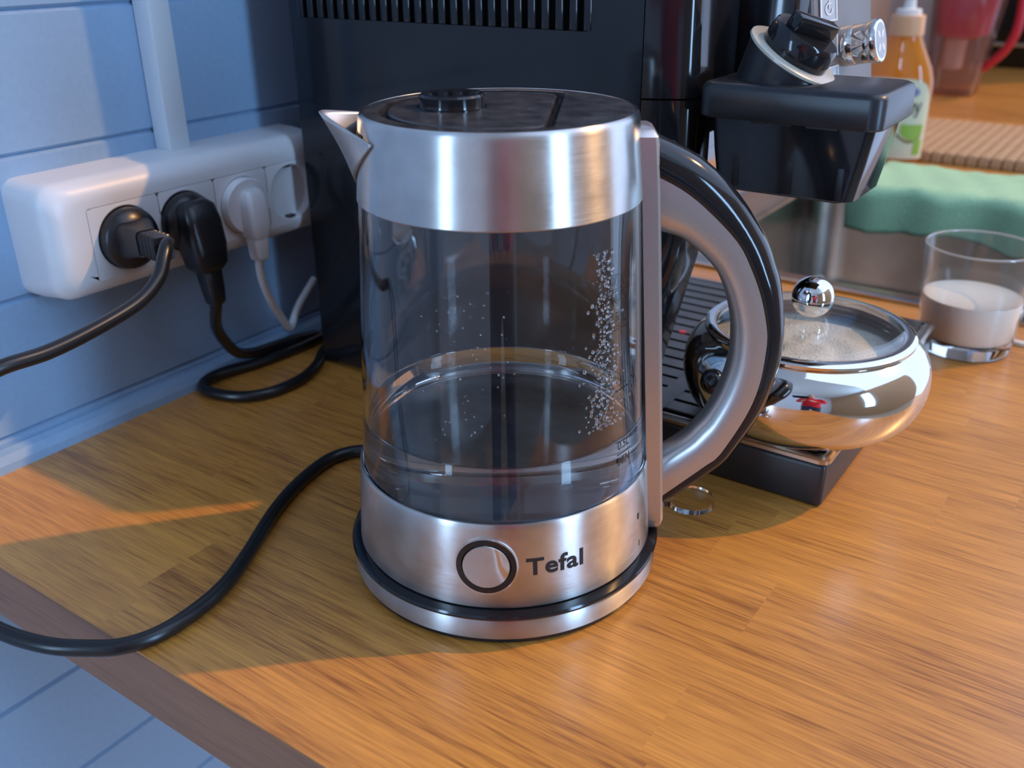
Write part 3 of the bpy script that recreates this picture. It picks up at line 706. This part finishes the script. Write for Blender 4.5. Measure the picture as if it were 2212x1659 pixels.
# brew head with chrome control panel
cmp_(box('brew_head', .020, .0585, .2050, .350, .165, MZ, 'gloss', None, .006))
mtx = Matrix.Translation((.0585, .2230, .200)) @ Matrix.Rotation(R_(-9), 4, 'Y')
bm = bmesh.new(); add_box(bm, -.004, .0120, 0.0, .1150, -.006, .140, .0025, 3, mtx)
pan = cmp_(from_bm('control_panel', bm, 'panel', None, 40))
def onpanel(x0, x1, y0, y1, z0, z1, nm, m, par, bev=.0006):
    bm = bmesh.new(); add_box(bm, x0, x1, y0, y1, z0, z1, bev, 1, mtx); return from_bm(nm, bm, m, par, 40)
for k, zc_ in enumerate((.0600, .0400, .0200)):
    b = onpanel(.0118, .0128, .0105, .0405, zc_ - .0072, zc_ + .0072, 'button', 'button', pan)
    for (a0, a1, c0, c1) in ((.0105, .0405, .0064, .0072), (.0105, .0405, -.0072, -.0064), (.0105, .0125, -.0064, .0064), (.0385, .0405, -.0064, .0064)):
        onpanel(.0126, .0131, a0, a1, zc_ + c0, zc_ + c1, 'button_border', 'icon', b, .0)
    bm = bmesh.new()
    if k == 0:
        for s in range(28):
            a0, a1 = R_(60 - 300 * s / 28), R_(60 - 300 * (s + 1) / 28)
            q = [(.0255 + r * 1.9 * math.sin(R_(-30) + a), r * math.cos(R_(-30) + a)) for r, a in ((.0036, a0), (.0036, a1), (.0028, a1), (.0028, a0))]
            bm.faces.new([bm.verts.new(mtx @ Vector((.0132, u, zc_ + v))) for u, v in q])
        add_box(bm, .0130, .0132, .0248, .0262, zc_, zc_ + .0046, 0, 1, mtx)
    else:
        for c in ([.0255] if k == 1 else [.0205, .0305]):
            for s in range(20):
                a0, a1 = 2 * PI * s / 20, 2 * PI * (s + 1) / 20
                q = [(c + r * 1.5 * math.cos(a), r * 1.2 * math.sin(a)) for r, a in ((.0028, a0), (.0028, a1), (.0020, a1), (.0020, a0))]
                bm.faces.new([bm.verts.new(mtx @ Vector((.0132, u, zc_ + v))) for u, v in q])
    from_bm('button_icon', bm, 'icon', b)
kmx = mtx @ Matrix.Translation((.0115, .0540, .0365)) @ Matrix.Rotation(PI / 2 - R_(3), 4, 'Y') @ Matrix.Diagonal((1, 1, .88, 1))
kn = lathe('selector_knob', [(0.0, 0.0), (.0118, 0.0), (.0120, .001), (.0120, .0090), (.0117, .0096), (.0120, .0102), (.0120, .0190), (.0128, .0200), (.0130, .0250), (.0122, .0262), (.0108, .0264), (0.0, .0262)], 'chrome', pan, seg=64, mtx=kmx)
bm = bmesh.new()
for s in range(4):
    a = R_(45 + 90 * s)
    pts = [bm.verts.new(kmx @ Vector((.0055 * math.cos(a) + .0030 * math.cos(a) * math.cos(q) - .0016 * math.sin(a) * math.sin(q), .0055 * math.sin(a) + .0030 * math.sin(a) * math.cos(q) + .0016 * math.cos(a) * math.sin(q), .0266))) for q in [2 * PI * i / 14 for i in range(14)]]
    bm.faces.new(pts)
lathe('knob_face', [(0.0, .0265), (.0106, .0265), (.0106, .0262), (0, .0261)], 'button', kn, seg=48, mtx=kmx)
from_bm('knob_emblem', bm, 'icon', kn)
# drip tray
TX0, TX1, TY0, TY1, TZ = -.092, .1290, .1330, .385, .0280
cmp_(box('drip_tray', -.0900, TX1, TY0, TY1, 0, TZ, 'satin', None, .003, 3))
rings = []
for ins, z in ((0, TZ - .0002), (-.0015, TZ + .0010), (-.0015, TZ + .0032), (.0005, TZ + .0045), (.0035, TZ + .0045), (.0042, TZ + .0030)):
    rings.append([(a, b, z) for a, b in rrect((TX0 + TX1) / 2, (TY0 + TY1) / 2, (TX1 - TX0) / 2 - ins, (TY1 - TY0) / 2 - ins, .006, 6)])
cmp_(loft('tray_rim', rings, 'sink', None, 40, cap=True))
# grille plate with real slots
bm = bmesh.new()
gx0, gx1, gy0, gy1 = TX0 + .006, TX1 - .008, TY0 + .007, TY1 - .006; zt = TZ + .0052
nb = 16; sw = (gy1 - gy0) / nb
for k in range(nb):
    add_box(bm, gx0 + .016, gx1 - .016, gy0 + sw * k + .0018, gy0 + sw * (k + 1) - .0018, zt - .0012, zt)
for (a, b) in ((gx0, gx0 + .016), ((gx0 + gx1) / 2 - .006, (gx0 + gx1) / 2 + .006), (gx1 - .016, gx1)): add_box(bm, a, b, gy0, gy1, zt - .0013, zt + .0001)
cmp_(from_bm('drip_grille', bm, 'bronze', None, None))
cmp_(lathe('led_dot', [(0.0, zt + .0005), (.0028, zt + .0004), (.0030, zt - .002), (0, zt - .002)], 'led', None, seg=24, center=(-.022, .262, 0)))  # red LED spot, its glow put into a plain red colour
# mains lead lying in a loop on the worktop
lead = [(-.2553, .0280, .0840), (-.2590, .0300, .0770), (-.2680, .0350, .0660), (-.2790, .0430, .0520), (-.2870, .0540, .0370), (-.2940, .0690, .0210), (-.2985, .0880, .0130), (-.3010, .1080, .0100), (-.3015, .1280, .0080), (-.2980, .1520, .0060)]
cl = cmp_(tube('mains_lead', lead, .0041, 'black'))
loop = [(-.2780, .1490, .0045), (-.2690, .1310, .0044), (-.2560, .1120, .0044), (-.2470, .0880, .0044), (-.2470, .0640, .0044), (-.2540, .0470, .0044), (-.2680, .0375, .0044), (-.2860, .0335, .0044), (-.2985, .0375, .0044), (-.3020, .0480, .0060), (-.3005, .0640, .0064), (-.2970, .0850, .0046), (-.2940, .1080, .0044), (-.2930, .1300, .0044), (-.2945, .1550, .0044)]
cmp_(tube('mains_lead', loop, .0041, 'black'))
c, d, plug = schuko('mains_plug', CY[1], .1345, (0, 0, -1), None, 'blackplug'); cmp_(plug)
dn = Vector((0.10, .02, -1)).normalized(); p0 = Vector((-.2620, CY[1] - .001, .1500))
o = loft('plug_grip', [boxring(p0 + dn * t, dn, a, b, sx_) for t, a, b in ((0, .0080, .0040), (.004, .0118, .0085), (.014, .0134, .0105), (.030, .0134, .0110), (.042, .0120, .0100), (.046, .0082, .0082), (.0475, .0058, .0062))], 'blackplug', None, 40); o.parent = plug; o.location = (0, 0, 0)
o = loft('strain_relief', [boxring(p0 + dn * t, dn, a, a, sx_) for t, a in ((.0460, .0070), (.060, .0062), (.068, .0054), (.070, .0040))], 'blackplug', None, 40); o.parent = plug

# milk container on the front of the machine
mc = tag(empty('milk_container', (.085, .16, .176)), 'black lidded milk container with angled dial hanging above the drip tray', 'milk container')
mo = Vector((.085, .16, .176))
def mcp(o): o.parent = mc; o.location = o.location - mo; return o
rings = []
for z, e in ((.1760, .0035), (.1775, .0015), (.1960, .0006), (.2160, 0.0)):
    cx0, cx1 = .0410 + e * 2.0 + (.2160 - z) * .06, .1275 - e * 2.0 - (.2160 - z) * .10
    rings.append([(a, b, z) for a, b in rrect((cx0 + cx1) / 2, .1615, (cx1 - cx0) / 2, .0265 - e, .0055, 6)])
bod = mcp(loft('container_body', rings, 'gloss', None, 40))
for xk, z0, z1 in ((.0560, .1790, .1960), (.0855, .1780, .1950), (.1120, .1780, .1945)):
    box('side_slot', xk, xk + .0035, .1349 + .0006, .1370, z0, z1, 'dark', bod, .0003)
for xk, wq in ((.0650, .0075), (.0800, .006), (.0935, .0160)): box('clip_slot', xk, xk + wq, .1343, .1352, .2128, .2150, 'dark', bod, .0)
for o in list(bod.children): pass
rings = []
for z, e in ((.2145, .0008), (.2155, 0.0), (.2290, 0.0), (.2312, .0010), (.2322, .0030)):
    rings.append([(a, b, z) for a, b in rrect(.0838, .1610, .0478 - e, .0320 - e, .0075, 8)])
lidm = mcp(loft('container_lid', rings, 'satin', None, 40))
# sloping pedestal, cream ring, dial with a grip
dmx = Matrix.Translation((.0735, .1620, .2440)) @ Matrix.Rotation(R_(31.5), 4, 'Y')
rg = lambda r, z, n=48: [dmx @ Vector((r * math.cos(2 * PI * i / n), r * math.sin(2 * PI * i / n), z)) for i in range(n)]
foot = [Vector((.0700 + .026 * math.cos(2 * PI * i / 48 ), .1620 + .024 * math.sin(2 * PI * i / 48), .2315)) for i in range(48)]
mcp(loft('dial_pedestal', [foot, rg(.0245, -.0016)], 'satin', None, 40))
mcp(loft('dial_ring', [rg(.0245, -.0018), rg(.0258, -.0008), rg(.0256, .0004), rg(.0246, .0010)], 'cream', None, 40))
dk = mcp(loft('dial', [rg(.0186, .0008), rg(.0190, .0016), rg(.0182, .0120), rg(.0172, .0132)], 'gloss', None, 40))
bm = bmesh.new(); add_box(bm, -.0150, .0150, -.0042, .0042, .0125, .0215, .0018, 2, dmx @ Matrix.Rotation(R_(62), 4, 'Z')); from_bm('dial_grip', bm, 'gloss', dk, 40)

# ------------------------------------------------------------------ sugar bowl with lid and sugar
BC = Vector((.0950, .1800, 0)); bz0 = .0331
sb = tag(empty('sugar_bowl', (BC.x, BC.y, bz0)), 'round polished steel sugar bowl standing on the drip tray', 'bowl')
prof = [(0.0, 0.0), (.0410, 0.0), (.0465, .0010), (.0590, .0060), (.0670, .0140), (.0710, .0250), (.0716, .0340), (.0702, .0420), (.0660, .0490), (.0612, .0532), (.0588, .0548), (.0578, .0544), (.0590, .0520), (.0640, .0470), (.0675, .0410), (.0688, .0340), (.0678, .0250), (.0630, .0160), (.0520, .0080), (0.0, .0050)]
cp = catmull([(r, 0, z) for r, z in prof], 5)
lathe('bowl_shell', [(max(v.x, 0), v.z) for v in cp], 'mirror', sb, seg=128, smooth=60)
hd = R_(-112)
for s in (0, PI):
    e = Vector((math.cos(hd + s), math.sin(hd + s), 0)); tn = Vector((-e.y, e.x, 0)); c0 = e * .0690 + Vector((0, 0, .0410))
    tube('side_knob', [c0, c0 + e * .004, c0 + e * .010 + Vector((0, 0, .001)), c0 + e * .0140 + Vector((0, 0, .002))], [.0045, .0052, .0058, .0062, .0068, .0072, .0074, .0072, .0066, .0058, .0046, .0030, .0008][:13], 'gloss', sb, seg=18, n=4)
ld = tag(empty('glass_lid', (BC.x, BC.y, bz0 + .0548)), 'steel-rimmed glass lid with ball knob on the sugar bowl', 'lid')
lathe('rim_band', [(.0535, .0000), (.0590, -.0004), (.0606, .0006), (.0606, .0022), (.0590, .0036), (.0560, .0042), (.0538, .0038)], 'mirror', ld, seg=128, closed=True)
gp = [(.0545 * math.cos(R_(a)), .0036 + .0075 * math.sin(R_(a))) for a in range(0, 91, 9)]; gp[-1] = (0.0, gp[-1][1])
gp2 = [(r * .999, z - .0024) for r, z in gp[::-1]]; gp2[0] = (0.0, gp2[0][1])
lathe('lid_pane', gp + gp2 + [(.0545, .0036)], 'lidglass', ld, seg=128)
kz = .0215
lathe('ball_knob', [(0.0, .0098), (.0042, .0100), (.0042, .0112)] + [(.0122 * math.sin(R_(a)), kz - .0122 * math.cos(R_(a))) for a in range(21, 180, 7)] + [(0.0, kz + .0122)], 'chrome', ld, seg=64)
# sugar
bm = bmesh.new(); rr = [[bm.verts.new((0, 0, .0470))]]; n = 72; rg2 = random.Random(3)
for k in range(1, 25):
    r = .0625 * k / 24
    rr.append([bm.verts.new((r * math.cos(2 * PI * i / n), r * math.sin(2 * PI * i / n), .0470 - .0040 * (r / .0625) ** 2 + (rg2.uniform(-.0004, .0004) + .0010 * math.sin(5 * r / .02 + i * 2 * PI * 3 / 72)) * min(1, r / .02))) for i in range(n)])
rr.append([bm.verts.new((.050 * math.cos(2 * PI * i / n), .050 * math.sin(2 * PI * i / n), .0125)) for i in range(n)])
for a, b in zip(rr[:-1], rr[1:]):
    for i in range(n):
        j = (i + 1) % n
        if len(a) == 1: bm.faces.new((a[0], b[i], b[j]))
        else: bm.faces.new((a[i], a[j], b[j], b[i]))
bm.faces.new(rr[-1][::-1])
sg = from_bm('sugar', bm, 'sugar', None, 180); sg.location = (BC.x, BC.y, bz0); sg['kind'] = 'stuff'
tag(sg, 'white granulated sugar filling the steel bowl under its lid', 'sugar')

# ------------------------------------------------------------------ glass of milk, spoon, stick
GC = (.1443, .4331, 0.0)
gl = tag(empty('drinking_glass', GC), 'clear glass tumbler a third full of milk by the sink', 'glass')
lathe('glass_wall', [(.0352, .0100), (.0358, .0105), (.0412, .0835), (.0392, .0835), (.0337, .0131)], 'tumbler', gl, seg=112)
lathe('glass_rim', [(.0412, .0833)] + [(.0402 + .00115 * math.cos(R_(a)), .0838 + .0012 * math.sin(R_(a))) for a in range(0, 181, 30)] + [(.0392, .0833)], 'tumbler_rim', gl, seg=112)
lathe('glass_base', [(0.0, .0015), (.0290, .0005), (.0325, .0004), (.0346, .0028), (.0356, .0100), (.0340, .0125), (.0312, .0100), (0.0, .0094)], 'tumbler_base', gl, seg=112)
mk = lathe('milk', [(0.0, .0100), (.0313, .0107), (.0337, .0131), (.0364, .0430), (.0362, .0436), (.0345, .0430), (0.0, .0430)], 'milk', seg=96)
mk.location = GC; tag(mk, 'white milk in the clear tumbler', 'milk')
spn = tag(empty('spoon', (.20, .52, .004)), 'steel teaspoon lying on the worktop behind the milk glass', 'spoon')
pts = [(.1690 - .20, .4990 - .52, .004), (.1765 - .20, .5080 - .52, .0085), (.1900 - .20, .5180 - .52, .0075), (.2150 - .20, .5330 - .52, .003), (.2400 - .20, .5480 - .52, .001)]
tube('handle', pts, [.0018 + .0018 * abs(math.cos(k * .06)) for k in range(33)], 'chrome', spn, seg=12, n=8)
bwl = lathe('spoon_bowl', [(0.0, -.002), (.008, 0.0), (.0125, .0035), (.0120, .0038), (.0075, .0008), (0.0, -.001)], 'chrome', spn, seg=32); bwl.location = (.055, .036, .0004); bwl.scale = (1.5, 1, 1)
st = box('stir_stick', .1690, .2450, .4570, .4630, .0, .0035, 'stick', None, .0008); tag(st, 'flat white stir stick lying beside the milk glass', 'stick')

# ------------------------------------------------------------------ sink
sn = tag(empty('kitchen_sink', (0.05, .78, 0)), 'stainless steel kitchen sink set into the worktop', 'sink'); sno = Vector((.05, .78, 0))
def snp(o): o.parent = sn; o.location = o.location - sno; return o
n = 8
O1 = rrect((SX0 + SX1) / 2, (SY0 + SY1) / 2, (SX1 - SX0) / 2, (SY1 - SY0) / 2, .020, n)
O2 = rrect((SX0 + SX1) / 2, (SY0 + SY1) / 2, (SX1 - SX0) / 2 - .006, (SY1 - SY0) / 2 - .006, .016, n)
def bas(ins, r): return rrect((BX0 + BX1) / 2, (BY0 + BY1) / 2, (BX1 - BX0) / 2 - ins, (BY1 - BY0) / 2 - ins, r, n)
rings = [[(a, b, .0002) for a, b in O1], [(a, b, .0030) for a, b in O1], [(a, b, .0045) for a, b in O2], [(a, b, .0022) for a, b in [(x + (0.006 if x < 0 else -.006), y_ + (.006 if y_ < .78 else -.006)) for x, y_ in O2]],
         [(a, b, .0022) for a, b in bas(-.006, .05)], [(a, b, -.002) for a, b in bas(0, .048)], [(a, b, -.120) for a, b in bas(.006, .046)], [(a, b, -.142) for a, b in bas(.014, .042)], [(a, b, -.150) for a, b in bas(.034, .03)]]
snp(loft('basin', rings, 'sink', None, 50, cap=False))
bm = bmesh.new(); bm.faces.new([bm.verts.new((a, b, -.150)) for a, b in bas(.034, .03)]); snp(from_bm('basin_floor', bm, 'sink'))
snp(lathe('drain', [(.0, -.1485), (.018, -.149), (.034, -.1480), (.040, -.1482), (.041, -.1495)], 'chrome', None, seg=48, center=((BX0 + BX1) / 2, (BY0 + BY1) / 2, 0)))

# mint cloth folded on the rear ledge, hanging a little into the basin
bm = bmesh.new(); nx, ny = 64, 40; G = []
for i in range(nx + 1):
    u = i / nx; row_ = []
    for j in range(ny + 1):
        v = j / ny; s = v * .205                # arc length from the far edge
        x = -.093 + .32 * u + .010 * (1 - v) * (1 - u) + .004 * math.sin(v * 7)
        fl = .130 + .006 * math.sin(u * 8)
        wob = .0011 * math.sin(u * 13 + v * 6) + .0006 * math.sin(u * 37 - v * 13) + .0005 * math.sin(u * 71 + v * 29)
        if s < fl: y_, z = 1.048 - s, .0110 + wob
        else:
            q = min((s - fl) / .022, 1.0); d_ = max(0, s - fl - .022)
            y_ = 1.048 - fl - .016 * math.sin(q * PI / 2) + .010 * math.sin(u * 23 + v * 3) * q * .5
            z = .0110 + wob - .014 * (1 - math.cos(q * PI / 2)) - d_ * (.86 + .14 * math.sin(u * 11))
        row_.append(bm.verts.new((x, y_, z)))
    G.append(row_)
for i in range(nx):
    for j in range(ny): bm.faces.new((G[i][j], G[i + 1][j], G[i + 1][j + 1], G[i][j + 1]))
cl = from_bm('dish_cloth', bm, 'cloth', None, 180); tag(cl, 'mint green microfibre cloth folded on the ledge behind the basin', 'cloth')
so = cl.modifiers.new('thickness', 'SOLIDIFY'); so.thickness = .005; so.offset = 1

# slatted drying mat
dm = tag(empty('drying_mat', (.08, 1.27, 0)), 'tan ribbed drying mat lying on the worktop beyond the sink', 'mat')
sl = None
for k in range(26):
    if sl is None:
        bm = bmesh.new(); add_box(bm, -.0071, .0071, -.145, .145, 0, .016, .0022, 2); o = from_bm('slat', bm, 'mat', dm, 40); sl = o.data
    else:
        o = bpy.data.objects.new('slat', sl); COL.objects.link(o); o.parent = dm
    o.location = (-.210 + .0158 * k, 0, 0)

# ------------------------------------------------------------------ soap bottle
bt = tag(empty('soap_bottle', (-.1010, 1.115, 0)), 'amber dish soap bottle with peach cap and cream label', 'bottle')
def ov(a, b, z, n=56): return [(a * math.cos(2 * PI * i / n), b * math.sin(2 * PI * i / n), z) for i in range(n)]
bt.location.z = .0
rings = [ov(.036, .022, 0.0), ov(.044, .028, .0015), ov(.047, .031, .006), ov(.047, .031, .070), ov(.0475, .031, .100), ov(.0465, .030, .114), ov(.042, .027, .130), ov(.034, .024, .146), ov(.027, .0205, .160), ov(.0225, .019, .170), ov(.0205, .0190, .174), ov(.0205, .0190, .178)]
loft('bottle_body', rings, 'soap', bt, 50)
def lab(name, material, pts, off, par):
    """label piece on the oval body; pts = polygon in (angle deg, z)"""
    bm = bmesh.new(); bm.faces.new([bm.verts.new(((.0475 + off) * math.cos(R_(a)), (.0312 + off) * math.sin(R_(a)), z)) for a, z in pts]); return from_bm(name, bm, material, par)
def labgrid(name, material, a0, a1, f0, f1, off, par, n=24):
    bm = bmesh.new(); V = []
    for i in range(n + 1):
        a = a0 + (a1 - a0) * i / n; t = i / n
        V.append([bm.verts.new(((.0475 + off) * math.cos(R_(a)), (.0312 + off) * math.sin(R_(a)), f0(t) + (f1(t) - f0(t)) * j / 6)) for j in range(7)])
    for i in range(n):
        for j in range(6): bm.faces.new((V[i][j], V[i + 1][j], V[i + 1][j + 1], V[i][j + 1]))
    return from_bm(name, bm, material, par, 180)
L1 = labgrid('label', 'label', -170, -8, lambda t: .008, lambda t: .070 + .048 * math.sqrt(max(0, 1 - (2 * t - 1) ** 4)), .0006, bt)
labgrid('label_leaves', 'labelgreen', -66, -22, lambda t: .044 - .010 * math.sin(t * PI), lambda t: .056, .0012, L1, 10)
labgrid('label_basket', 'labelbrown', -72, -24, lambda t: .040 - .010 * math.sin(t * PI), lambda t: .044 - .010 * math.sin(t * PI), .0012, L1, 10)
labgrid('label_leaves', 'labelgreen', -38, -20, lambda t: .014, lambda t: .036, .0012, L1, 6)
labgrid('label_emblem', 'labelblue', -58, -40, lambda t: .100 - .006 * math.sin(t * PI), lambda t: .100 + .006 * math.sin(t * PI), .0012, L1, 10)
me = text_mesh('рачу', .026, .72, .0004, 0)
for v in me.vertices:
    a = R_(-62) + v.co.x / .043; v.co = Vector((.0490 * math.cos(a), .0327 * math.sin(a), .070 + v.co.y + v.co.x * .10))
link('label_lettering', me, 'print', L1)
lathe('bottle_cap', [(0.0, .172), (.0232, .172), (.0236, .174), (.0225, .1975), (.0215, .1985), (0.0, .1985)], 'cap', bt, seg=56)
lathe('nozzle', [(0.0, .1985), (.0165, .1985), (.0165, .2050), (.0150, .2062), (.0080, .2068), (.0068, .2200), (.0055, .2380), (0.0, .2385)], 'nozzle', bt, seg=40)

# ------------------------------------------------------------------ filter jug
jg = tag(empty('water_filter_jug', (-.165, 1.83, 0)), 'clear water filter jug with magenta funnel and red handle', 'jug'); 
def jr(hx, hy, z, r=.030, dx=0.0): return [(a + dx, b, z) for a, b in rrect(0, 0, hx, hy, r, 8)]
sh = [(.046, .040, 0.0, -.004), (.050, .045, .004, -.004), (.054, .050, .06, 0.0), (.060, .056, .14, .003), (.068, .062, .23, .008)]
rings = [jr(a, b, z, .030, d) for a, b, z, d in sh] + [jr(a - .003, b - .003, z if k else .233, .027, d) for k, (a, b, z, d) in enumerate(sh[::-1])]
rings[-1] = jr(.045, .040, .005, .027, -.004)
loft('jug_body', rings, 'pitcher', jg, 50)
loft('funnel', [jr(.030, .030, .108, .02, .000), jr(.046, .044, .116, .024, .002), jr(.055, .052, .20, .024, .005), jr(.060, .055, .232, .024, .008)], 'magenta', jg, 50)
loft('filter_cartridge', [jr(.018, .022, .050, .012, -.010), jr(.020, .024, .110, .012, -.008)], 'filter', jg, 50)
tube('jug_handle', [(.050, -.006, .052), (.066, -.008, .066), (.088, -.010, .092), (.100, -.012, .125), (.102, -.012, .165), (.098, -.012, .205), (.080, -.010, .232), (.060, -.006, .236)], .0085, 'redplastic', jg, seg=14, n=8)
lathe('jug_lid', [(0.0, .252), (.045, .250), (.066, .240), (.068, .2335), (0.0, .2335)], 'magenta', jg, seg=56)

# black appliance at the far end, sponge and white pump bottle
ap = tag(empty('black_oven', (.02, 2.375, 0)), 'black glass appliance with a silver trim line at the far end', 'oven')
box('oven_body', -.22, .26, -.055, .055, .0, .33, 'oven', ap, .004)
box('trim_strip', -.215, .255, -.0585, -.0545, .050, .058, 'chrome', ap, .0008)
spg = box('sponge', -.215, -.135, 1.090, 1.150, .0, .030, 'orange', None, .006); tag(spg, 'orange sponge lying beside the amber soap bottle', 'sponge')
wb = tag(empty('pump_bottle', (-.205, 1.235, 0)), 'small white bottle standing behind the orange sponge', 'bottle')
lathe('bottle_body', [(0, 0), (.028, 0), (.030, .003), (.030, .100), (.024, .116), (.012, .124), (.012, .132), (0, .132)], 'nozzle', wb, seg=40)
lathe('bottle_cap', [(0, .132), (.014, .132), (.014, .148), (.006, .150), (.005, .170), (0, .170)], 'white', wb, seg=32)

# ------------------------------------------------------------------ photographer, seen only as a red streak in the steel
pc = Vector((.62, -.86, FZ)); fdir = Vector((-.574, .819, 0)); rdir = Vector((.819, .574, 0)); Z = Vector((0, 0, 1))
def bp(f, r, z): return pc + fdir * f + rdir * r + Z * z
J = {}
def jn(n, f, r, z, rad): J[n] = (bp(f, r, z), rad)
jn('pel', 0, 0, .93, (.15, .11)); jn('waist', 0, 0, 1.08, (.135, .10)); jn('chest', .01, 0, 1.27, (.165, .115)); jn('neckb', 0, 0, 1.43, (.058, .055)); jn('neck', .015, 0, 1.485, (.046, .046)); jn('jaw', .04, 0, 1.535, (.058, .072)); jn('head', .04, 0, 1.60, (.076, .092)); jn('crown', .03, 0, 1.675, (.064, .078))
for s, t in ((-1, 'l'), (1, 'r')):
    jn('sh' + t, 0, s * .175, 1.385, (.062, .062)); jn('el' + t, .06, s * .225, 1.13, (.043, .043)); jn('wr' + t, .285, s * .075, 1.165, (.027, .022)); jn('hd' + t, .345, s * .055, 1.185, (.030, .014))
    jn('hip' + t, 0, s * .095, .87, (.092, .092)); jn('kn' + t, .01, s * .105, .48, (.058, .058)); jn('an' + t, -.01, s * .11, .09, (.040, .040)); jn('to' + t, .15, s * .125, .035, (.042, .030))
names = list(J); ed = [('pel', 'waist'), ('waist', 'chest'), ('chest', 'neckb'), ('neckb', 'neck'), ('neck', 'jaw'), ('jaw', 'head'), ('head', 'crown')]
for t in 'lr': ed += [('chest', 'sh' + t), ('sh' + t, 'el' + t), ('el' + t, 'wr' + t), ('wr' + t, 'hd' + t), ('pel', 'hip' + t), ('hip' + t, 'kn' + t), ('kn' + t, 'an' + t), ('an' + t, 'to' + t)]
verts = [J[n][0] for n in names]; rads = [J[n][1] for n in names]; eds = [(names.index(a), names.index(b)) for a, b in ed]
for s, t in ((-1, 'l'), (1, 'r')):          # five fingers, curled towards the phone
    hv = J['hd' + t][0]
    for k, (du, ln) in enumerate(((.024, .040), (.009, .050), (-.006, .048), (-.020, .040))):
        a = hv + Z * du + fdir * .012; b = a + fdir * ln * .5 - rdir * s * .004; c2 = b + fdir * ln * .25 - rdir * s * ln * .5
        i0 = len(verts); verts += [a, b, c2]; rads += [(.009, .009), (.0085, .0085), (.0075, .0075)]; eds += [(names.index('hd' + t), i0), (i0, i0 + 1), (i0 + 1, i0 + 2)]
    a = J['wr' + t][0].lerp(hv, .6) - rdir * s * .016 + Z * .012; b = a + fdir * .025 - rdir * s * .02 + Z * .01; i0 = len(verts); verts += [a, b]; rads += [(.011, .011), (.009, .009)]
    eds += [(names.index('hd' + t), i0), (i0, i0 + 1)]
me = bpy.data.meshes.new('person'); me.from_pydata([v - pc for v in verts], eds, [])
tmp = bpy.data.objects.new('person_tmp', me); COL.objects.link(tmp)
sk_ = tmp.modifiers.new('skin', 'SKIN'); sk_.use_smooth_shade = True
for v, r in zip(me.skin_vertices[0].data, rads): v.radius = r
me.skin_vertices[0].data[0].use_root = True
sb_ = tmp.modifiers.new('sub', 'SUBSURF'); sb_.levels = 2; sb_.render_levels = 2
dg = bpy.context.evaluated_depsgraph_get(); dg.update()
pm = bpy.data.meshes.new_from_object(tmp.evaluated_get(dg), depsgraph=dg); bpy.data.objects.remove(tmp, do_unlink=True)
pm.name = 'person'; pm.materials.clear()
for k in ('red', 'jeans', 'skin', 'hair'): pm.materials.append(M[k])
for f in pm.polygons:
    c2 = Vector(f.center); z = c2.z; fr = c2.dot(fdir)
    f.use_smooth = True
    if z > 1.47: f.material_index = 3 if (z > 1.655 or fr < -.005) else 2
    elif z < .07: f.material_index = 3
    elif z < .92: f.material_index = 1
    elif fr > .275: f.material_index = 2
    else: f.material_index = 0
per = bpy.data.objects.new('person', pm); COL.objects.link(per); per.location = pc
tag(per, 'person in red top and dark trousers holding up a phone, mirrored in the steel', 'person')
ph_c = CO - FW * .030
phm = Matrix.Translation(ph_c) @ cam.matrix_world.to_3x3().to_4x4()
bm = bmesh.new(); add_box(bm, -.076, .076, -.036, .036, -.004, .004, .003, 2, phm)
ph = from_bm('phone', bm, 'gloss', None, 40); tag(ph, 'black phone held up in both hands by the person in red', 'phone')
